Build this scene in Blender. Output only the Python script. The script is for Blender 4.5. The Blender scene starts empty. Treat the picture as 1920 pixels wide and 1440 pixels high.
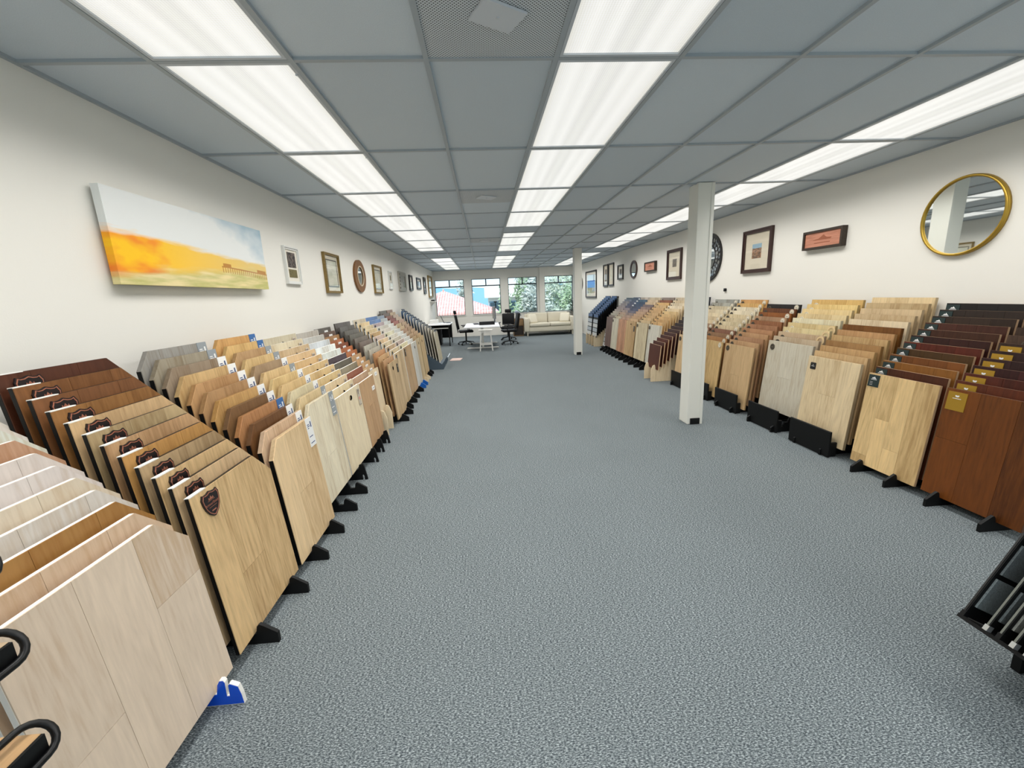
import bpy, bmesh, math, random
from mathutils import Vector, Matrix
random.seed(7)
S = bpy.context.scene
C = S.collection
PI = math.pi

# ------------------------------------------------------------------ camera
cam_d = bpy.data.cameras.new('camera')
cam = bpy.data.objects.new('camera', cam_d)
C.objects.link(cam)
S.camera = cam
yaw, pit, rol = .0601, -.2116, -.0433
fwd = Vector((math.sin(yaw)*math.cos(pit), math.cos(yaw)*math.cos(pit), math.sin(pit)))
rt = Vector((math.cos(yaw), -math.sin(yaw), 0))
up = rt.cross(fwd)
r2 = math.cos(rol)*rt + math.sin(rol)*up
u2 = -math.sin(rol)*rt + math.cos(rol)*up
cam.matrix_world = Matrix(((r2.x, u2.x, -fwd.x, 0), (r2.y, u2.y, -fwd.y, 0), (r2.z, u2.z, -fwd.z, 1.607), (0, 0, 0, 1)))
cam_d.sensor_width = 36
cam_d.lens = 771.49/1920*36
cam_d.clip_start = .02
cam_d.clip_end = 900

# ------------------------------------------------------------------ light and exposure
S.view_settings.view_transform = 'Standard'
S.view_settings.look = 'None'
S.view_settings.gamma = 1
S.view_settings.use_curve_mapping = False
S.view_settings.exposure = 0.0
W = bpy.data.worlds.new('sky')
S.world = W
W.use_nodes = True
wn = W.node_tree
bg = wn.nodes['Background']
tc = wn.nodes.new('ShaderNodeTexCoord')
sp = wn.nodes.new('ShaderNodeSeparateXYZ')
rp = wn.nodes.new('ShaderNodeValToRGB')
rp.color_ramp.elements[0].position = .0
rp.color_ramp.elements[0].color = (.80, .93, 1, 1)
rp.color_ramp.elements[1].position = .6
rp.color_ramp.elements[1].color = (.42, .66, 1, 1)
wn.links.new(tc.outputs['Generated'], sp.inputs[0])
wn.links.new(sp.outputs['Z'], rp.inputs[0])
wn.links.new(rp.outputs[0], bg.inputs[0])
bg.inputs[1].default_value = 1.45
sun_d = bpy.data.lights.new('sun', 'SUN')
sun_d.energy = 4.3
sun_d.angle = .01
sun_d.color = (1, .95, .88)
sun = bpy.data.objects.new('sun', sun_d)
C.objects.link(sun)
sun.rotation_euler = (math.radians(38), 0, math.radians(-20))   # high, from behind the shop
LAMP_W = 11.8      # watts of each ceiling fixture
LENS = .93        # radiance of a fixture's lens


# ------------------------------------------------------------------ materials
def lin(c):
    return tuple(((v/255)/12.92 if v/255 <= .04045 else ((v/255+.055)/1.055)**2.4) for v in c)


def newmat(name):
    m = bpy.data.materials.new(name)
    m.use_nodes = True
    return m, m.node_tree.nodes, m.node_tree.links, m.node_tree.nodes['Principled BSDF']


MC = {}


def plain(name, rgb, rough=.5, metal=0, spec=.5, bump=0, bscale=200, var=0):
    if name in MC:
        return MC[name]
    m, n, l, b = newmat(name)
    col = lin(rgb) + (1,)
    b.inputs['Base Color'].default_value = col
    b.inputs['Roughness'].default_value = rough
    b.inputs['Metallic'].default_value = metal
    b.inputs['Specular IOR Level'].default_value = spec
    if bump or var:
        t = n.new('ShaderNodeTexCoord')
        no = n.new('ShaderNodeTexNoise')
        no.inputs['Scale'].default_value = bscale
        no.inputs['Detail'].default_value = 4
        l.new(t.outputs['Object'], no.inputs['Vector'])
        if bump:
            bp = n.new('ShaderNodeBump')
            bp.inputs['Strength'].default_value = bump
            bp.inputs['Distance'].default_value = .004
            l.new(no.outputs[0], bp.inputs['Height'])
            l.new(bp.outputs[0], b.inputs['Normal'])
        if var:
            hs = n.new('ShaderNodeMix')
            hs.data_type = 'RGBA'
            hs.inputs[6].default_value = tuple(c*(1-var) for c in col[:3]) + (1,)
            hs.inputs[7].default_value = tuple(min(1, c*(1+var)) for c in col[:3]) + (1,)
            l.new(no.outputs[0], hs.inputs[0])
            l.new(hs.outputs[2], b.inputs['Base Color'])
    MC[name] = m
    return m


def wood(rgb, band=0, contrast=.32, rough=.42, along='Z', wave=1.0, tonev=.34):
    """floor-board wood: grain along local Z, tone and offset by the object's random number"""
    key = ('wood', tuple(rgb), band, contrast, along, tonev)
    if key in MC:
        return MC[key]
    m, n, l, b = newmat('wood_%d_%d_%d' % tuple(rgb))
    c = lin(rgb)
    lu = .3*c[0]+.55*c[1]+.15*c[2]
    k_ = max(0, min(1, (lu-.05)/.25))
    c = tuple(min(.95, (v*(1-.23*k_)+lu*.23*k_)*(.92+.15*k_)) for v in c)
    t = n.new('ShaderNodeTexCoord')
    oi = n.new('ShaderNodeObjectInfo')
    mul = n.new('ShaderNodeMath'); mul.operation = 'MULTIPLY'; mul.inputs[1].default_value = 37.0
    l.new(oi.outputs['Random'], mul.inputs[0])
    rnd = mul.outputs[0]
    tone = oi.outputs['Random']
    if band:
        sx = n.new('ShaderNodeSeparateXYZ')
        l.new(t.outputs['Object'], sx.inputs[0])
        dv = n.new('ShaderNodeMath'); dv.operation = 'DIVIDE'; dv.inputs[1].default_value = band
        l.new(sx.outputs['X'], dv.inputs[0])
        fl = n.new('ShaderNodeMath'); fl.operation = 'FLOOR'
        l.new(dv.outputs[0], fl.inputs[0])
        ad = n.new('ShaderNodeMath'); ad.operation = 'ADD'
        l.new(fl.outputs[0], ad.inputs[0]); l.new(rnd, ad.inputs[1])
        wh = n.new('ShaderNodeTexWhiteNoise'); wh.noise_dimensions = '1D'
        l.new(ad.outputs[0], wh.inputs['W'])
        tone = wh.outputs['Value']
        m2 = n.new('ShaderNodeMath'); m2.operation = 'MULTIPLY'; m2.inputs[1].default_value = 37.0
        l.new(tone, m2.inputs[0])
        rnd = m2.outputs[0]
    av = n.new('ShaderNodeVectorMath'); av.operation = 'ADD'
    l.new(t.outputs['Object'], av.inputs[0])
    cb = n.new('ShaderNodeCombineXYZ')
    for k in range(3):
        l.new(rnd, cb.inputs[k])
    l.new(cb.outputs[0], av.inputs[1])
    mp = n.new('ShaderNodeMapping')
    mp.inputs['Scale'].default_value = (1, 1, .09) if along == 'Z' else (.09, 1, 1)
    l.new(av.outputs[0], mp.inputs[0])
    n1 = n.new('ShaderNodeTexNoise'); n1.inputs['Scale'].default_value = 70; n1.inputs['Detail'].default_value = 5
    n1.inputs['Roughness'].default_value = .62
    l.new(mp.outputs[0], n1.inputs[0])
    mp2 = n.new('ShaderNodeMapping')
    mp2.inputs['Scale'].default_value = (1, 1, .11) if along == 'Z' else (.11, 1, 1)
    l.new(av.outputs[0], mp2.inputs[0])
    n2 = n.new('ShaderNodeTexNoise'); n2.inputs['Scale'].default_value = 9; n2.inputs['Detail'].default_value = 3
    n2.inputs['Distortion'].default_value = .7
    l.new(mp2.outputs[0], n2.inputs[0])
    n3 = n.new('ShaderNodeMath'); n3.operation = 'SINE'
    s3 = n.new('ShaderNodeMath'); s3.operation = 'MULTIPLY'; s3.inputs[1].default_value = 46
    l.new(n2.outputs[0], s3.inputs[0]); l.new(s3.outputs[0], n3.inputs[0])
    mx = n.new('ShaderNodeMath'); mx.operation = 'MULTIPLY_ADD'
    mx.inputs[1].default_value = .085*wave
    l.new(n3.outputs[0], mx.inputs[0]); l.new(n1.outputs[0], mx.inputs[2])
    mx2 = n.new('ShaderNodeMath'); mx2.operation = 'MULTIPLY_ADD'; mx2.inputs[1].default_value = .55
    l.new(n2.outputs[0], mx2.inputs[0]); l.new(mx.outputs[0], mx2.inputs[2])
    tn = n.new('ShaderNodeMath'); tn.operation = 'MULTIPLY_ADD'; tn.inputs[1].default_value = tonev
    l.new(tone, tn.inputs[0]); l.new(mx2.outputs[0], tn.inputs[2])
    mr = n.new('ShaderNodeMapRange')
    mr.inputs[1].default_value = .58; mr.inputs[2].default_value = .98+tonev
    l.new(tn.outputs[0], mr.inputs[0])
    cr = n.new('ShaderNodeValToRGB')
    e = cr.color_ramp.elements
    e[0].position = 0
    e[1].position = 1
    d = contrast
    e[0].color = tuple(v*(1-d)*(1, .90, .78)[i] for i, v in enumerate(c)) + (1,)
    e[1].color = tuple(min(1, v*(1+d*.75)) for v in c) + (1,)
    mid = e.new(.5); mid.color = c + (1,)
    l.new(mr.outputs[0], cr.inputs[0])
    l.new(cr.outputs[0], b.inputs['Base Color'])
    b.inputs['Roughness'].default_value = rough
    b.inputs['Specular IOR Level'].default_value = .35
    MC[key] = m
    return m


def emit(name, rgb, s):
    m, n, l, b = newmat(name)
    b.inputs['Base Color'].default_value = (0, 0, 0, 1)
    b.inputs['Emission Color'].default_value = lin(rgb)+(1,)
    b.inputs['Emission Strength'].default_value = s
    return m


BLACK = plain('black_board', (11, 12, 13), .55, spec=.25)
BLACKP = plain('black_plastic', (10, 11, 12), .4, spec=.35)
WHITE = plain('white_paint', (232, 230, 224), .45)
WHITEEDGE = plain('white_edge', (238, 236, 230), .5)
PAPER = plain('paper', (240, 240, 238), .6)
CREAMWOOD = wood((226, 202, 158), contrast=.14)
GREY = plain('grey_metal', (70, 84, 96), .5)
GOLD = plain('gold_metal', (178, 146, 62), .35, .85)
MIRROR = plain('mirror_glass', (236, 240, 240), .02, 1)
PRINT = plain('print_ink', (90, 92, 96), .6)


def wall_mat():
    m, n, l, b = newmat('wall_paint')
    t = n.new('ShaderNodeTexCoord')
    no = n.new('ShaderNodeTexNoise'); no.inputs['Scale'].default_value = 140; no.inputs['Detail'].default_value = 3
    l.new(t.outputs['Object'], no.inputs[0])
    bp = n.new('ShaderNodeBump'); bp.inputs['Strength'].default_value = .12; bp.inputs['Distance'].default_value = .003
    l.new(no.outputs[0], bp.inputs['Height']); l.new(bp.outputs[0], b.inputs['Normal'])
    b.inputs['Base Color'].default_value = lin((234, 231, 223))+(1,)
    b.inputs['Roughness'].default_value = .75
    b.inputs['Specular IOR Level'].default_value = .2
    return m


WALL = wall_mat()


def carpet_mat():
    m, n, l, b = newmat('carpet')
    t = n.new('ShaderNodeTexCoord')
    mp = n.new('ShaderNodeMapping'); mp.inputs['Scale'].default_value = (.62, 1.5, 1)
    l.new(t.outputs['Object'], mp.inputs[0])
    n1 = n.new('ShaderNodeTexNoise'); n1.inputs['Scale'].default_value = 165; n1.inputs['Detail'].default_value = 4
    n1.inputs['Roughness'].default_value = .7
    l.new(mp.outputs[0], n1.inputs[0])
    n2 = n.new('ShaderNodeTexNoise'); n2.inputs['Scale'].default_value = 1.3; n2.inputs['Detail'].default_value = 2
    l.new(t.outputs['Object'], n2.inputs[0])
    cr = n.new('ShaderNodeValToRGB')
    e = cr.color_ramp.elements
    e[0].position = .36; e[0].color = lin((42, 49, 56))+(1,)
    e[1].position = .66; e[1].color = lin((180, 188, 189))+(1,)
    md = e.new(.5); md.color = lin((99, 107, 110))+(1,)
    l.new(n1.outputs[0], cr.inputs[0])
    hs = n.new('ShaderNodeHueSaturation')
    ma = n.new('ShaderNodeMath'); ma.operation = 'MULTIPLY_ADD'; ma.inputs[1].default_value = .16; ma.inputs[2].default_value = .92
    l.new(n2.outputs[0], ma.inputs[0]); l.new(ma.outputs[0], hs.inputs['Value'])
    l.new(cr.outputs[0], hs.inputs['Color']); l.new(hs.outputs[0], b.inputs['Base Color'])
    bp = n.new('ShaderNodeBump'); bp.inputs['Strength'].default_value = .5; bp.inputs['Distance'].default_value = .004
    l.new(n1.outputs[0], bp.inputs['Height']); l.new(bp.outputs[0], b.inputs['Normal'])
    b.inputs['Roughness'].default_value = .95
    b.inputs['Specular IOR Level'].default_value = .08
    return m


def tile_mat():
    m, n, l, b = newmat('ceiling_tile')
    t = n.new('ShaderNodeTexCoord')
    no = n.new('ShaderNodeTexNoise'); no.inputs['Scale'].default_value = 260; no.inputs['Detail'].default_value = 3
    l.new(t.outputs['Object'], no.inputs[0])
    oi = n.new('ShaderNodeObjectInfo')
    mx = n.new('ShaderNodeMix'); mx.data_type = 'RGBA'
    mx.inputs[6].default_value = lin((206, 217, 226))+(1,)
    mx.inputs[7].default_value = lin((218, 228, 236))+(1,)
    l.new(oi.outputs['Random'], mx.inputs[0])
    m2 = n.new('ShaderNodeMix'); m2.data_type = 'RGBA'; m2.blend_type = 'MULTIPLY'; m2.inputs[0].default_value = .2
    l.new(mx.outputs[2], m2.inputs[6]); l.new(no.outputs[0], m2.inputs[7])
    l.new(m2.outputs[2], b.inputs['Base Color'])
    bp = n.new('ShaderNodeBump'); bp.inputs['Strength'].default_value = .35; bp.inputs['Distance'].default_value = .003
    l.new(no.outputs[0], bp.inputs['Height']); l.new(bp.outputs[0], b.inputs['Normal'])
    b.inputs['Roughness'].default_value = .8
    b.inputs['Specular IOR Level'].default_value = .25
    return m


def lens_mat():
    """prismatic lens lit by two tubes running along the fixture"""
    m, n, l, b = newmat('lamp_lens')
    t = n.new('ShaderNodeTexCoord')
    sx = n.new('ShaderNodeSeparateXYZ'); l.new(t.outputs['Object'], sx.inputs[0])
    ab = n.new('ShaderNodeMath'); ab.operation = 'ABSOLUTE'; l.new(sx.outputs['X'], ab.inputs[0])
    cr = n.new('ShaderNodeValToRGB')
    e = cr.color_ramp.elements
    e[0].position = 0; e[0].color = (.90, .90, .86, 1)
    e[1].position = .285; e[1].color = (.80, .78, .70, 1)
    for p, v in ((.04, .84), (.085, 1.0), (.14, .9), (.19, 1.0), (.24, .9)):
        k = e.new(p); k.color = (v, v*.995, v*.965, 1)
    l.new(ab.outputs[0], cr.inputs[0])
    # prism ribs
    mp = n.new('ShaderNodeMapping'); mp.inputs['Rotation'].default_value = (0, 0, PI/4)
    l.new(t.outputs['Object'], mp.inputs[0])
    ck = n.new('ShaderNodeTexChecker'); ck.inputs['Scale'].default_value = 130
    ck.inputs['Color1'].default_value = (1, 1, 1, 1); ck.inputs['Color2'].default_value = (.88, .88, .85, 1)
    l.new(mp.outputs[0], ck.inputs[0])
    mu = n.new('ShaderNodeMix'); mu.data_type = 'RGBA'; mu.blend_type = 'MULTIPLY'; mu.inputs[0].default_value = 1
    l.new(cr.outputs[0], mu.inputs[6]); l.new(ck.outputs[0], mu.inputs[7])
    l.new(mu.outputs[2], b.inputs['Emission Color'])
    b.inputs['Emission Strength'].default_value = LENS
    b.inputs['Base Color'].default_value = (.1, .1, .1, 1)
    b.inputs['Roughness'].default_value = .3
    return m


def pane_mat():
    m, n, l, b = newmat('window_glass')
    out = n['Material Output']
    tr = n.new('ShaderNodeBsdfTransparent'); tr.inputs[0].default_value = (.94, .98, .98, 1)
    gl = n.new('ShaderNodeBsdfGlossy'); gl.inputs['Roughness'].default_value = .02
    fr = n.new('ShaderNodeFresnel'); fr.inputs[0].default_value = 1.45
    mx = n.new('ShaderNodeMixShader')
    ge = n.new('ShaderNodeNewGeometry')
    iv = n.new('ShaderNodeMath'); iv.operation = 'SUBTRACT'; iv.inputs[0].default_value = 1; l.new(ge.outputs['Backfacing'], iv.inputs[1])
    fm = n.new('ShaderNodeMath'); fm.operation = 'MULTIPLY'; l.new(fr.outputs[0], fm.inputs[0]); l.new(iv.outputs[0], fm.inputs[1])
    l.new(fm.outputs[0], mx.inputs[0]); l.new(tr.outputs[0], mx.inputs[1]); l.new(gl.outputs[0], mx.inputs[2])
    l.new(mx.outputs[0], out.inputs[0])
    n.remove(b)
    return m


PANE = pane_mat()


# ------------------------------------------------------------------ geometry helpers
class G:
    def __init__(self):
        self.v = []; self.f = []; self.mi = []
        self.cur = 0

    def m(self, i):
        self.cur = i; return self

    def add(self, vs, fs):
        o = len(self.v)
        self.v += [tuple(p) for p in vs]
        for f in fs:
            self.f.append([i+o for i in f]); self.mi.append(self.cur)
        return self

    def box(self, x0, x1, y0, y1, z0, z1, mat=None):
        vs = [(x0, y0, z0), (x1, y0, z0), (x1, y1, z0), (x0, y1, z0), (x0, y0, z1), (x1, y0, z1), (x1, y1, z1), (x0, y1, z1)]
        if mat is not None:
            vs = [mat @ Vector(p) for p in vs]
        return self.add(vs, [(0, 3, 2, 1), (4, 5, 6, 7), (0, 1, 5, 4), (1, 2, 6, 5), (2, 3, 7, 6), (3, 0, 4, 7)])

    def rbox(self, x0, x1, y0, y1, z0, z1, r=.02, mat=None, seg=2):
        bm = bmesh.new()
        bmesh.ops.create_cube(bm, size=1)
        for p in bm.verts:
            p.co = Vector(((x0+x1)/2+p.co.x*(x1-x0), (y0+y1)/2+p.co.y*(y1-y0), (z0+z1)/2+p.co.z*(z1-z0)))
        bmesh.ops.bevel(bm, geom=list(bm.edges), offset=r, segments=seg, affect='EDGES', profile=.5)
        bm.verts.index_update()
        vs = [(mat @ p.co if mat is not None else p.co.copy()) for p in bm.verts]
        fs = [[q.index for q in f.verts] for f in bm.faces]
        bm.free()
        return self.add(vs, fs)

    def prism(self, poly, a0, a1, axis='y', mat=None):
        """poly in the two other axes (x,z for y; x,y for z; y,z for x), extruded a0..a1"""
        def P(p, a):
            return (p[0], a, p[1]) if axis == 'y' else (p[0], p[1], a) if axis == 'z' else (a, p[0], p[1])
        k = len(poly)
        vs = [P(p, a0) for p in poly] + [P(p, a1) for p in poly]
        if mat is not None:
            vs = [mat @ Vector(p) for p in vs]
        fs = [list(range(k)), list(range(2*k-1, k-1, -1))] + [(i, k+i, k+(i+1) % k, (i+1) % k) for i in range(k)]
        return self.add(vs, fs)

    def ring(self, outer, inner, a0, a1, axis='x'):
        def P(p, a):
            return (p[0], a, p[1]) if axis == 'y' else (p[0], p[1], a) if axis == 'z' else (a, p[0], p[1])
        k = len(outer)
        vs = [P(p, a0) for p in outer]+[P(p, a0) for p in inner]+[P(p, a1) for p in outer]+[P(p, a1) for p in inner]
        fs = []
        for i in range(k):
            j = (i+1) % k
            fs += [(i, j, k+j, k+i), (2*k+j, 2*k+i, 3*k+i, 3*k+j), (j, i, 2*k+i, 2*k+j), (k+i, k+j, 3*k+j, 3*k+i)]
        return self.add(vs, fs)

    def tube(self, pts, r, n=8, closed=False, r1=None):
        pts = [Vector(p) for p in pts]
        k = len(pts)
        vs = []; fs = []
        ref = None
        for i, p in enumerate(pts):
            a = pts[(i-1) % k] if closed or i else p
            b = pts[(i+1) % k] if closed or i < k-1 else p
            t = (b-a).normalized()
            if ref is None:
                ref = t.orthogonal().normalized()
            ref = (ref - t*ref.dot(t)).normalized()
            w = t.cross(ref)
            rr = r if r1 is None else r+(r1-r)*i/(k-1)
            for q in range(n):
                an = 2*PI*q/n
                vs.append(p+ref*(rr*math.cos(an))+w*(rr*math.sin(an)))
        for i in range(k if closed else k-1):
            for q in range(n):
                fs.append((i*n+q, i*n+(q+1) % n, ((i+1) % k)*n+(q+1) % n, ((i+1) % k)*n+q))
        if not closed:
            fs += [list(range(n-1, -1, -1)), list(range((k-1)*n, k*n))]
        return self.add(vs, fs)

    def cyl(self, c, r, z0, z1, n=16, r1=None, mat=None):
        r1 = r if r1 is None else r1
        vs = [(c[0]+r*math.cos(2*PI*i/n), c[1]+r*math.sin(2*PI*i/n), z0) for i in range(n)]
        vs += [(c[0]+r1*math.cos(2*PI*i/n), c[1]+r1*math.sin(2*PI*i/n), z1) for i in range(n)]
        if mat is not None:
            vs = [mat @ Vector(p) for p in vs]
        return self.add(vs, [list(range(n-1, -1, -1)), list(range(n, 2*n))]+[(i, (i+1) % n, n+(i+1) % n, n+i) for i in range(n)])

    def mesh(self, name, mats, smooth=False):
        me = bpy.data.meshes.new(name)
        me.from_pydata(self.v, [], self.f)
        if not isinstance(mats, (list, tuple)):
            mats = [mats]
        for q in mats:
            me.materials.append(q)
        me.polygons.foreach_set('material_index', self.mi)
        if smooth:
            me.polygons.foreach_set('use_smooth', [True]*len(me.polygons))
        bm = bmesh.new(); bm.from_mesh(me)
        bmesh.ops.recalc_face_normals(bm, faces=bm.faces)
        bm.to_mesh(me); bm.free()
        me.update()
        return me


def obj(name, me, parent=None, loc=(0, 0, 0), rot=(0, 0, 0), mat=None):
    o = bpy.data.objects.new(name, me)
    C.objects.link(o)
    if parent is not None:
        o.parent = parent
    o.location = loc
    o.rotation_euler = rot
    if mat is not None:
        if not me.materials:
            me.materials.append(None)
        o.material_slots[0].link = 'OBJECT'
        o.material_slots[0].material = mat
    return o


def tag(o, label, cat, group=None):
    o['label'] = label; o['category'] = cat
    if group:
        o['group'] = group
    return o


def struct(o):
    o['kind'] = 'structure'; return o


def empty(name, loc=(0, 0, 0), rot=(0, 0, 0)):
    o = bpy.data.objects.new(name, None)
    C.objects.link(o)
    o.location = loc; o.rotation_euler = rot
    o.empty_display_size = .1
    return o


def oval(cx, cz, rx, rz, n=24):
    return [(cx+rx*math.cos(2*PI*i/n), cz+rz*math.sin(2*PI*i/n)) for i in range(n)]


def clip(poly, a, b, c):
    """keep a*x+b*z<=c"""
    out = []
    for i in range(len(poly)):
        p, q = poly[i], poly[(i+1) % len(poly)]
        dp, dq = a*p[0]+b*p[1]-c, a*q[0]+b*q[1]-c
        if dp <= 0:
            out.append(p)
        if (dp < 0 < dq) or (dq < 0 < dp):
            t = dp/(dp-dq)
            out.append((p[0]+t*(q[0]-p[0]), p[1]+t*(q[1]-p[1])))
    return out


# ------------------------------------------------------------------ room shell
XL, XR, YF, YB, H = -2.0, 3.95, -2.2, 17.5, 2.70
JX, JY = 2.37, 17.42
floor = struct(obj('floor', G().box(XL-.2, XR+.2, YF-.2, YB+.2, -.12, 0).mesh('floor', carpet_mat())))
struct(obj('wall_left', G().box(XL-.15, XL, YF-.15, YB+.15, 0, H+.25).mesh('wall_left', WALL)))
struct(obj('wall_right', G().box(XR, XR+.15, YF-.15, YB+.15, 0, H+.25).mesh('wall_right', WALL)))
WIN = [(-1.945, -.753), (-.44, .745), (1.068, 2.265), (2.58, 3.77)]
WZ0, WZ1, WT = .885, 2.335, 2.055
g = G()
g.box(XL, JX, YB, YB+.2, 0, WZ0)
g.box(XL, JX, YB, YB+.2, WZ1, H+.25)
edges = [XL]+[e for w in WIN[:3] for e in w]+[JX]
for i in range(0, len(edges), 2):
    g.box(edges[i], edges[i+1], YB, YB+.2, WZ0, WZ1)
g.box(JX, XR, JY, YB+.2, 0, WZ0)
g.box(JX, XR, JY, YB+.2, WZ1, H+.25)
g.box(JX, WIN[3][0], JY, YB+.2, WZ0, WZ1)
g.box(WIN[3][1], XR, JY, YB+.2, WZ0, WZ1)
struct(obj('wall_back', g.mesh('wall_back', WALL)))
# shop front behind the camera: a wall with wide glazing
g = G()
g.box(XL, XR, YF-.15, YF, 0, .5)
g.box(XL, XR, YF-.15, YF, 2.35, H+.25)
for a, b in ((XL, XL+.35), (.85, 1.1), (XR-.35, XR)):
    g.box(a, b, YF-.15, YF, .5, 2.35)
struct(obj('wall_front', g.mesh('wall_front', WALL)))
ALU = plain('dark_aluminium', (38, 50, 60), .4, .4)
SILL = plain('sill_paint', (226, 224, 216), .5)
for i, (a, b) in enumerate(WIN):
    y = YB+.09 if i < 3 else JY+.11
    w = struct(empty('window_%d' % (i+1), ((a+b)/2, y, WZ0)))
    hw = (b-a)/2; hh = WZ1-WZ0; t = .022; zt = WT-WZ0
    G_ = G().box(-hw, hw, -.03, .03, 0, t).box(-hw, hw, -.03, .03, hh-t, hh).box(-hw, -hw+t, -.03, .03, t, hh-t).box(hw-t, hw, -.03, .03, t, hh-t)
    obj('frame', G_.mesh('frame', ALU), w)
    obj('transom', G().box(-hw+t, hw-t, -.03, .03, zt-.022, zt+.022).mesh('transom', ALU), w)
    obj('mullion', G().box(-.022, .022, -.03, .03, zt+.022, hh-t).mesh('mullion', ALU), w)
    obj('pane', G().box(-hw+t, hw-t, -.003, .003, t, zt-.022).mesh('pane', PANE), w)
    obj('pane', G().box(-hw+t, -.022, -.003, .003, zt+.022, hh-t).mesh('pane', PANE), w)
    obj('pane', G().box(.022, hw-t, -.003, .003, zt+.022, hh-t).mesh('pane', PANE), w)
    yi = (YB if i < 3 else JY)-y
    obj('window_sill', G().box(-hw-.02, hw+.02, yi-.025, -.03, -.03, 0.004).mesh('window_sill', SILL), w)
for i, (a, b) in enumerate(((XL+.35, .85), (1.1, XR-.35))):
    w = struct(empty('window_%d' % (5+i), ((a+b)/2, YF-.07, .5)))
    hw = (b-a)/2
    obj('frame', G().box(-hw, hw, -.03, .03, 0, .05).box(-hw, hw, -.03, .03, 1.8, 1.85).box(-hw, -hw+.05, -.03, .03, .05, 1.8).box(hw-.05, hw, -.03, .03, .05, 1.8).mesh('frame', ALU), w)
    obj('pane', G().box(-hw+.05, hw-.05, -.003, .003, .05, 1.8).mesh('pane', PANE), w)

# ------------------------------------------------------------------ ceiling: grid, tiles, fixtures
X0, Y0, CW, CL = -1.4217, .9918, .61, 1.22
ceil = struct(obj('ceiling', G().box(XL, XR, YF, YB, H+.08, H+.2).mesh('ceiling', plain('plenum', (90, 90, 90), .9))))
TILE = tile_mat()
GRID = plain('grid_paint', (164, 172, 178), .45)
TRIMM = plain('fixture_trim', (196, 202, 208), .45)
LENSM = lens_mat()
xs = [XL]+[X0+CW*k for k in range(9)]+[XR]
js = list(range(-2, 14))
ys = [YF]+[Y0+CL*j for j in js if YF+.1 < Y0+CL*j < YB-.1]+[YB]
for k in range(9):
    x = X0+CW*k
    obj('grid_runner', G().box(x-.012, x+.012, YF, YB, H-.006, H+.03).mesh('grid_runner', GRID), ceil)
for y in ys[1:-1]:
    obj('grid_cross_tee', G().box(XL, XR, y-.012, y+.012, H-.005, H+.028).mesh('grid_cross_tee', GRID), ceil)
obj('wall_angle', G().box(XL, XL+.022, YF, YB, H-.006, H+.01).mesh('wall_angle', GRID), ceil)
obj('wall_angle', G().box(XR-.022, XR, YF, YB, H-.006, H+.01).mesh('wall_angle', GRID), ceil)
obj('wall_angle', G().box(XL, XR, JY-.022, YB, H-.006, H+.01).mesh('wall_angle', GRID), ceil)
tile_cache = {}


def tile(x0, x1, y0, y1):
    key = (round(x1-x0, 3), round(y1-y0, 3))
    if key not in tile_cache:
        a, b = key[0]/2-.011, key[1]/2-.011
        tile_cache[key] = G().box(-a, a, -b, b, 0, .018).mesh('ceiling_tile', TILE)
    obj('ceiling_tile', tile_cache[key], ceil, ((x0+x1)/2, (y0+y1)/2, H+.009))


strip_names = {1: 'strip beside the painting wall', 4: 'middle strip', 8: 'strip along the mirror wall'}
fix_cache = {}
ordn = ['first', 'second', 'third', 'fourth', 'fifth', 'sixth', 'seventh', 'eighth', 'ninth', 'tenth', 'eleventh', 'twelfth', 'thirteenth', 'fourteenth', 'fifteenth']
lampcount = {1: 0, 4: 0, 8: 0}
lamplist = []


def lamp(col, x0, x1, y0, y1):
    L = y1-y0
    key = round(L, 3)
    hx, hy = CW/2-.014, L/2-.014
    if key not in fix_cache:
        ix, iy = hx-.015, hy-.017
        fr = G().ring([(-hx, -hy), (hx, -hy), (hx, hy), (-hx, hy)], [(-ix, -iy), (ix, -iy), (ix, iy), (-ix, iy)], -.004, .03, 'z')
        le = G().box(-ix, ix, -iy, iy, .004, .012)
        pan = G().box(-hx, hx, -hy, hy, .03, .055)
        lt = G().cyl((hx-.012, -hy+.10), .008, -.008, -.003, 8)
        ld = bpy.data.lights.new('tube_light', 'AREA')
        ld.shape = 'RECTANGLE'; ld.size = 2*ix; ld.size_y = 2*iy
        ld.energy = LAMP_W*L/CL
        ld.color = (1, .982, .95)
        ld.spread = math.radians(150)
        fix_cache[key] = (fr.mesh('trim_frame', TRIMM), le.mesh('lens', LENSM), pan.mesh('housing', TRIMM), lt.mesh('latch', TRIMM), ld)
    fr, le, pan, lt, ld = fix_cache[key]
    o = empty('ceiling_light', ((x0+x1)/2, (y0+y1)/2, H))
    obj('trim_frame', fr, o); obj('lens', le, o); obj('housing', pan, o); obj('latch', lt, o)
    q = bpy.data.objects.new('tube_light', ld); C.objects.link(q); q.parent = o; q.location = (0, 0, -.012)
    lamplist.append((col, y0, o))


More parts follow.
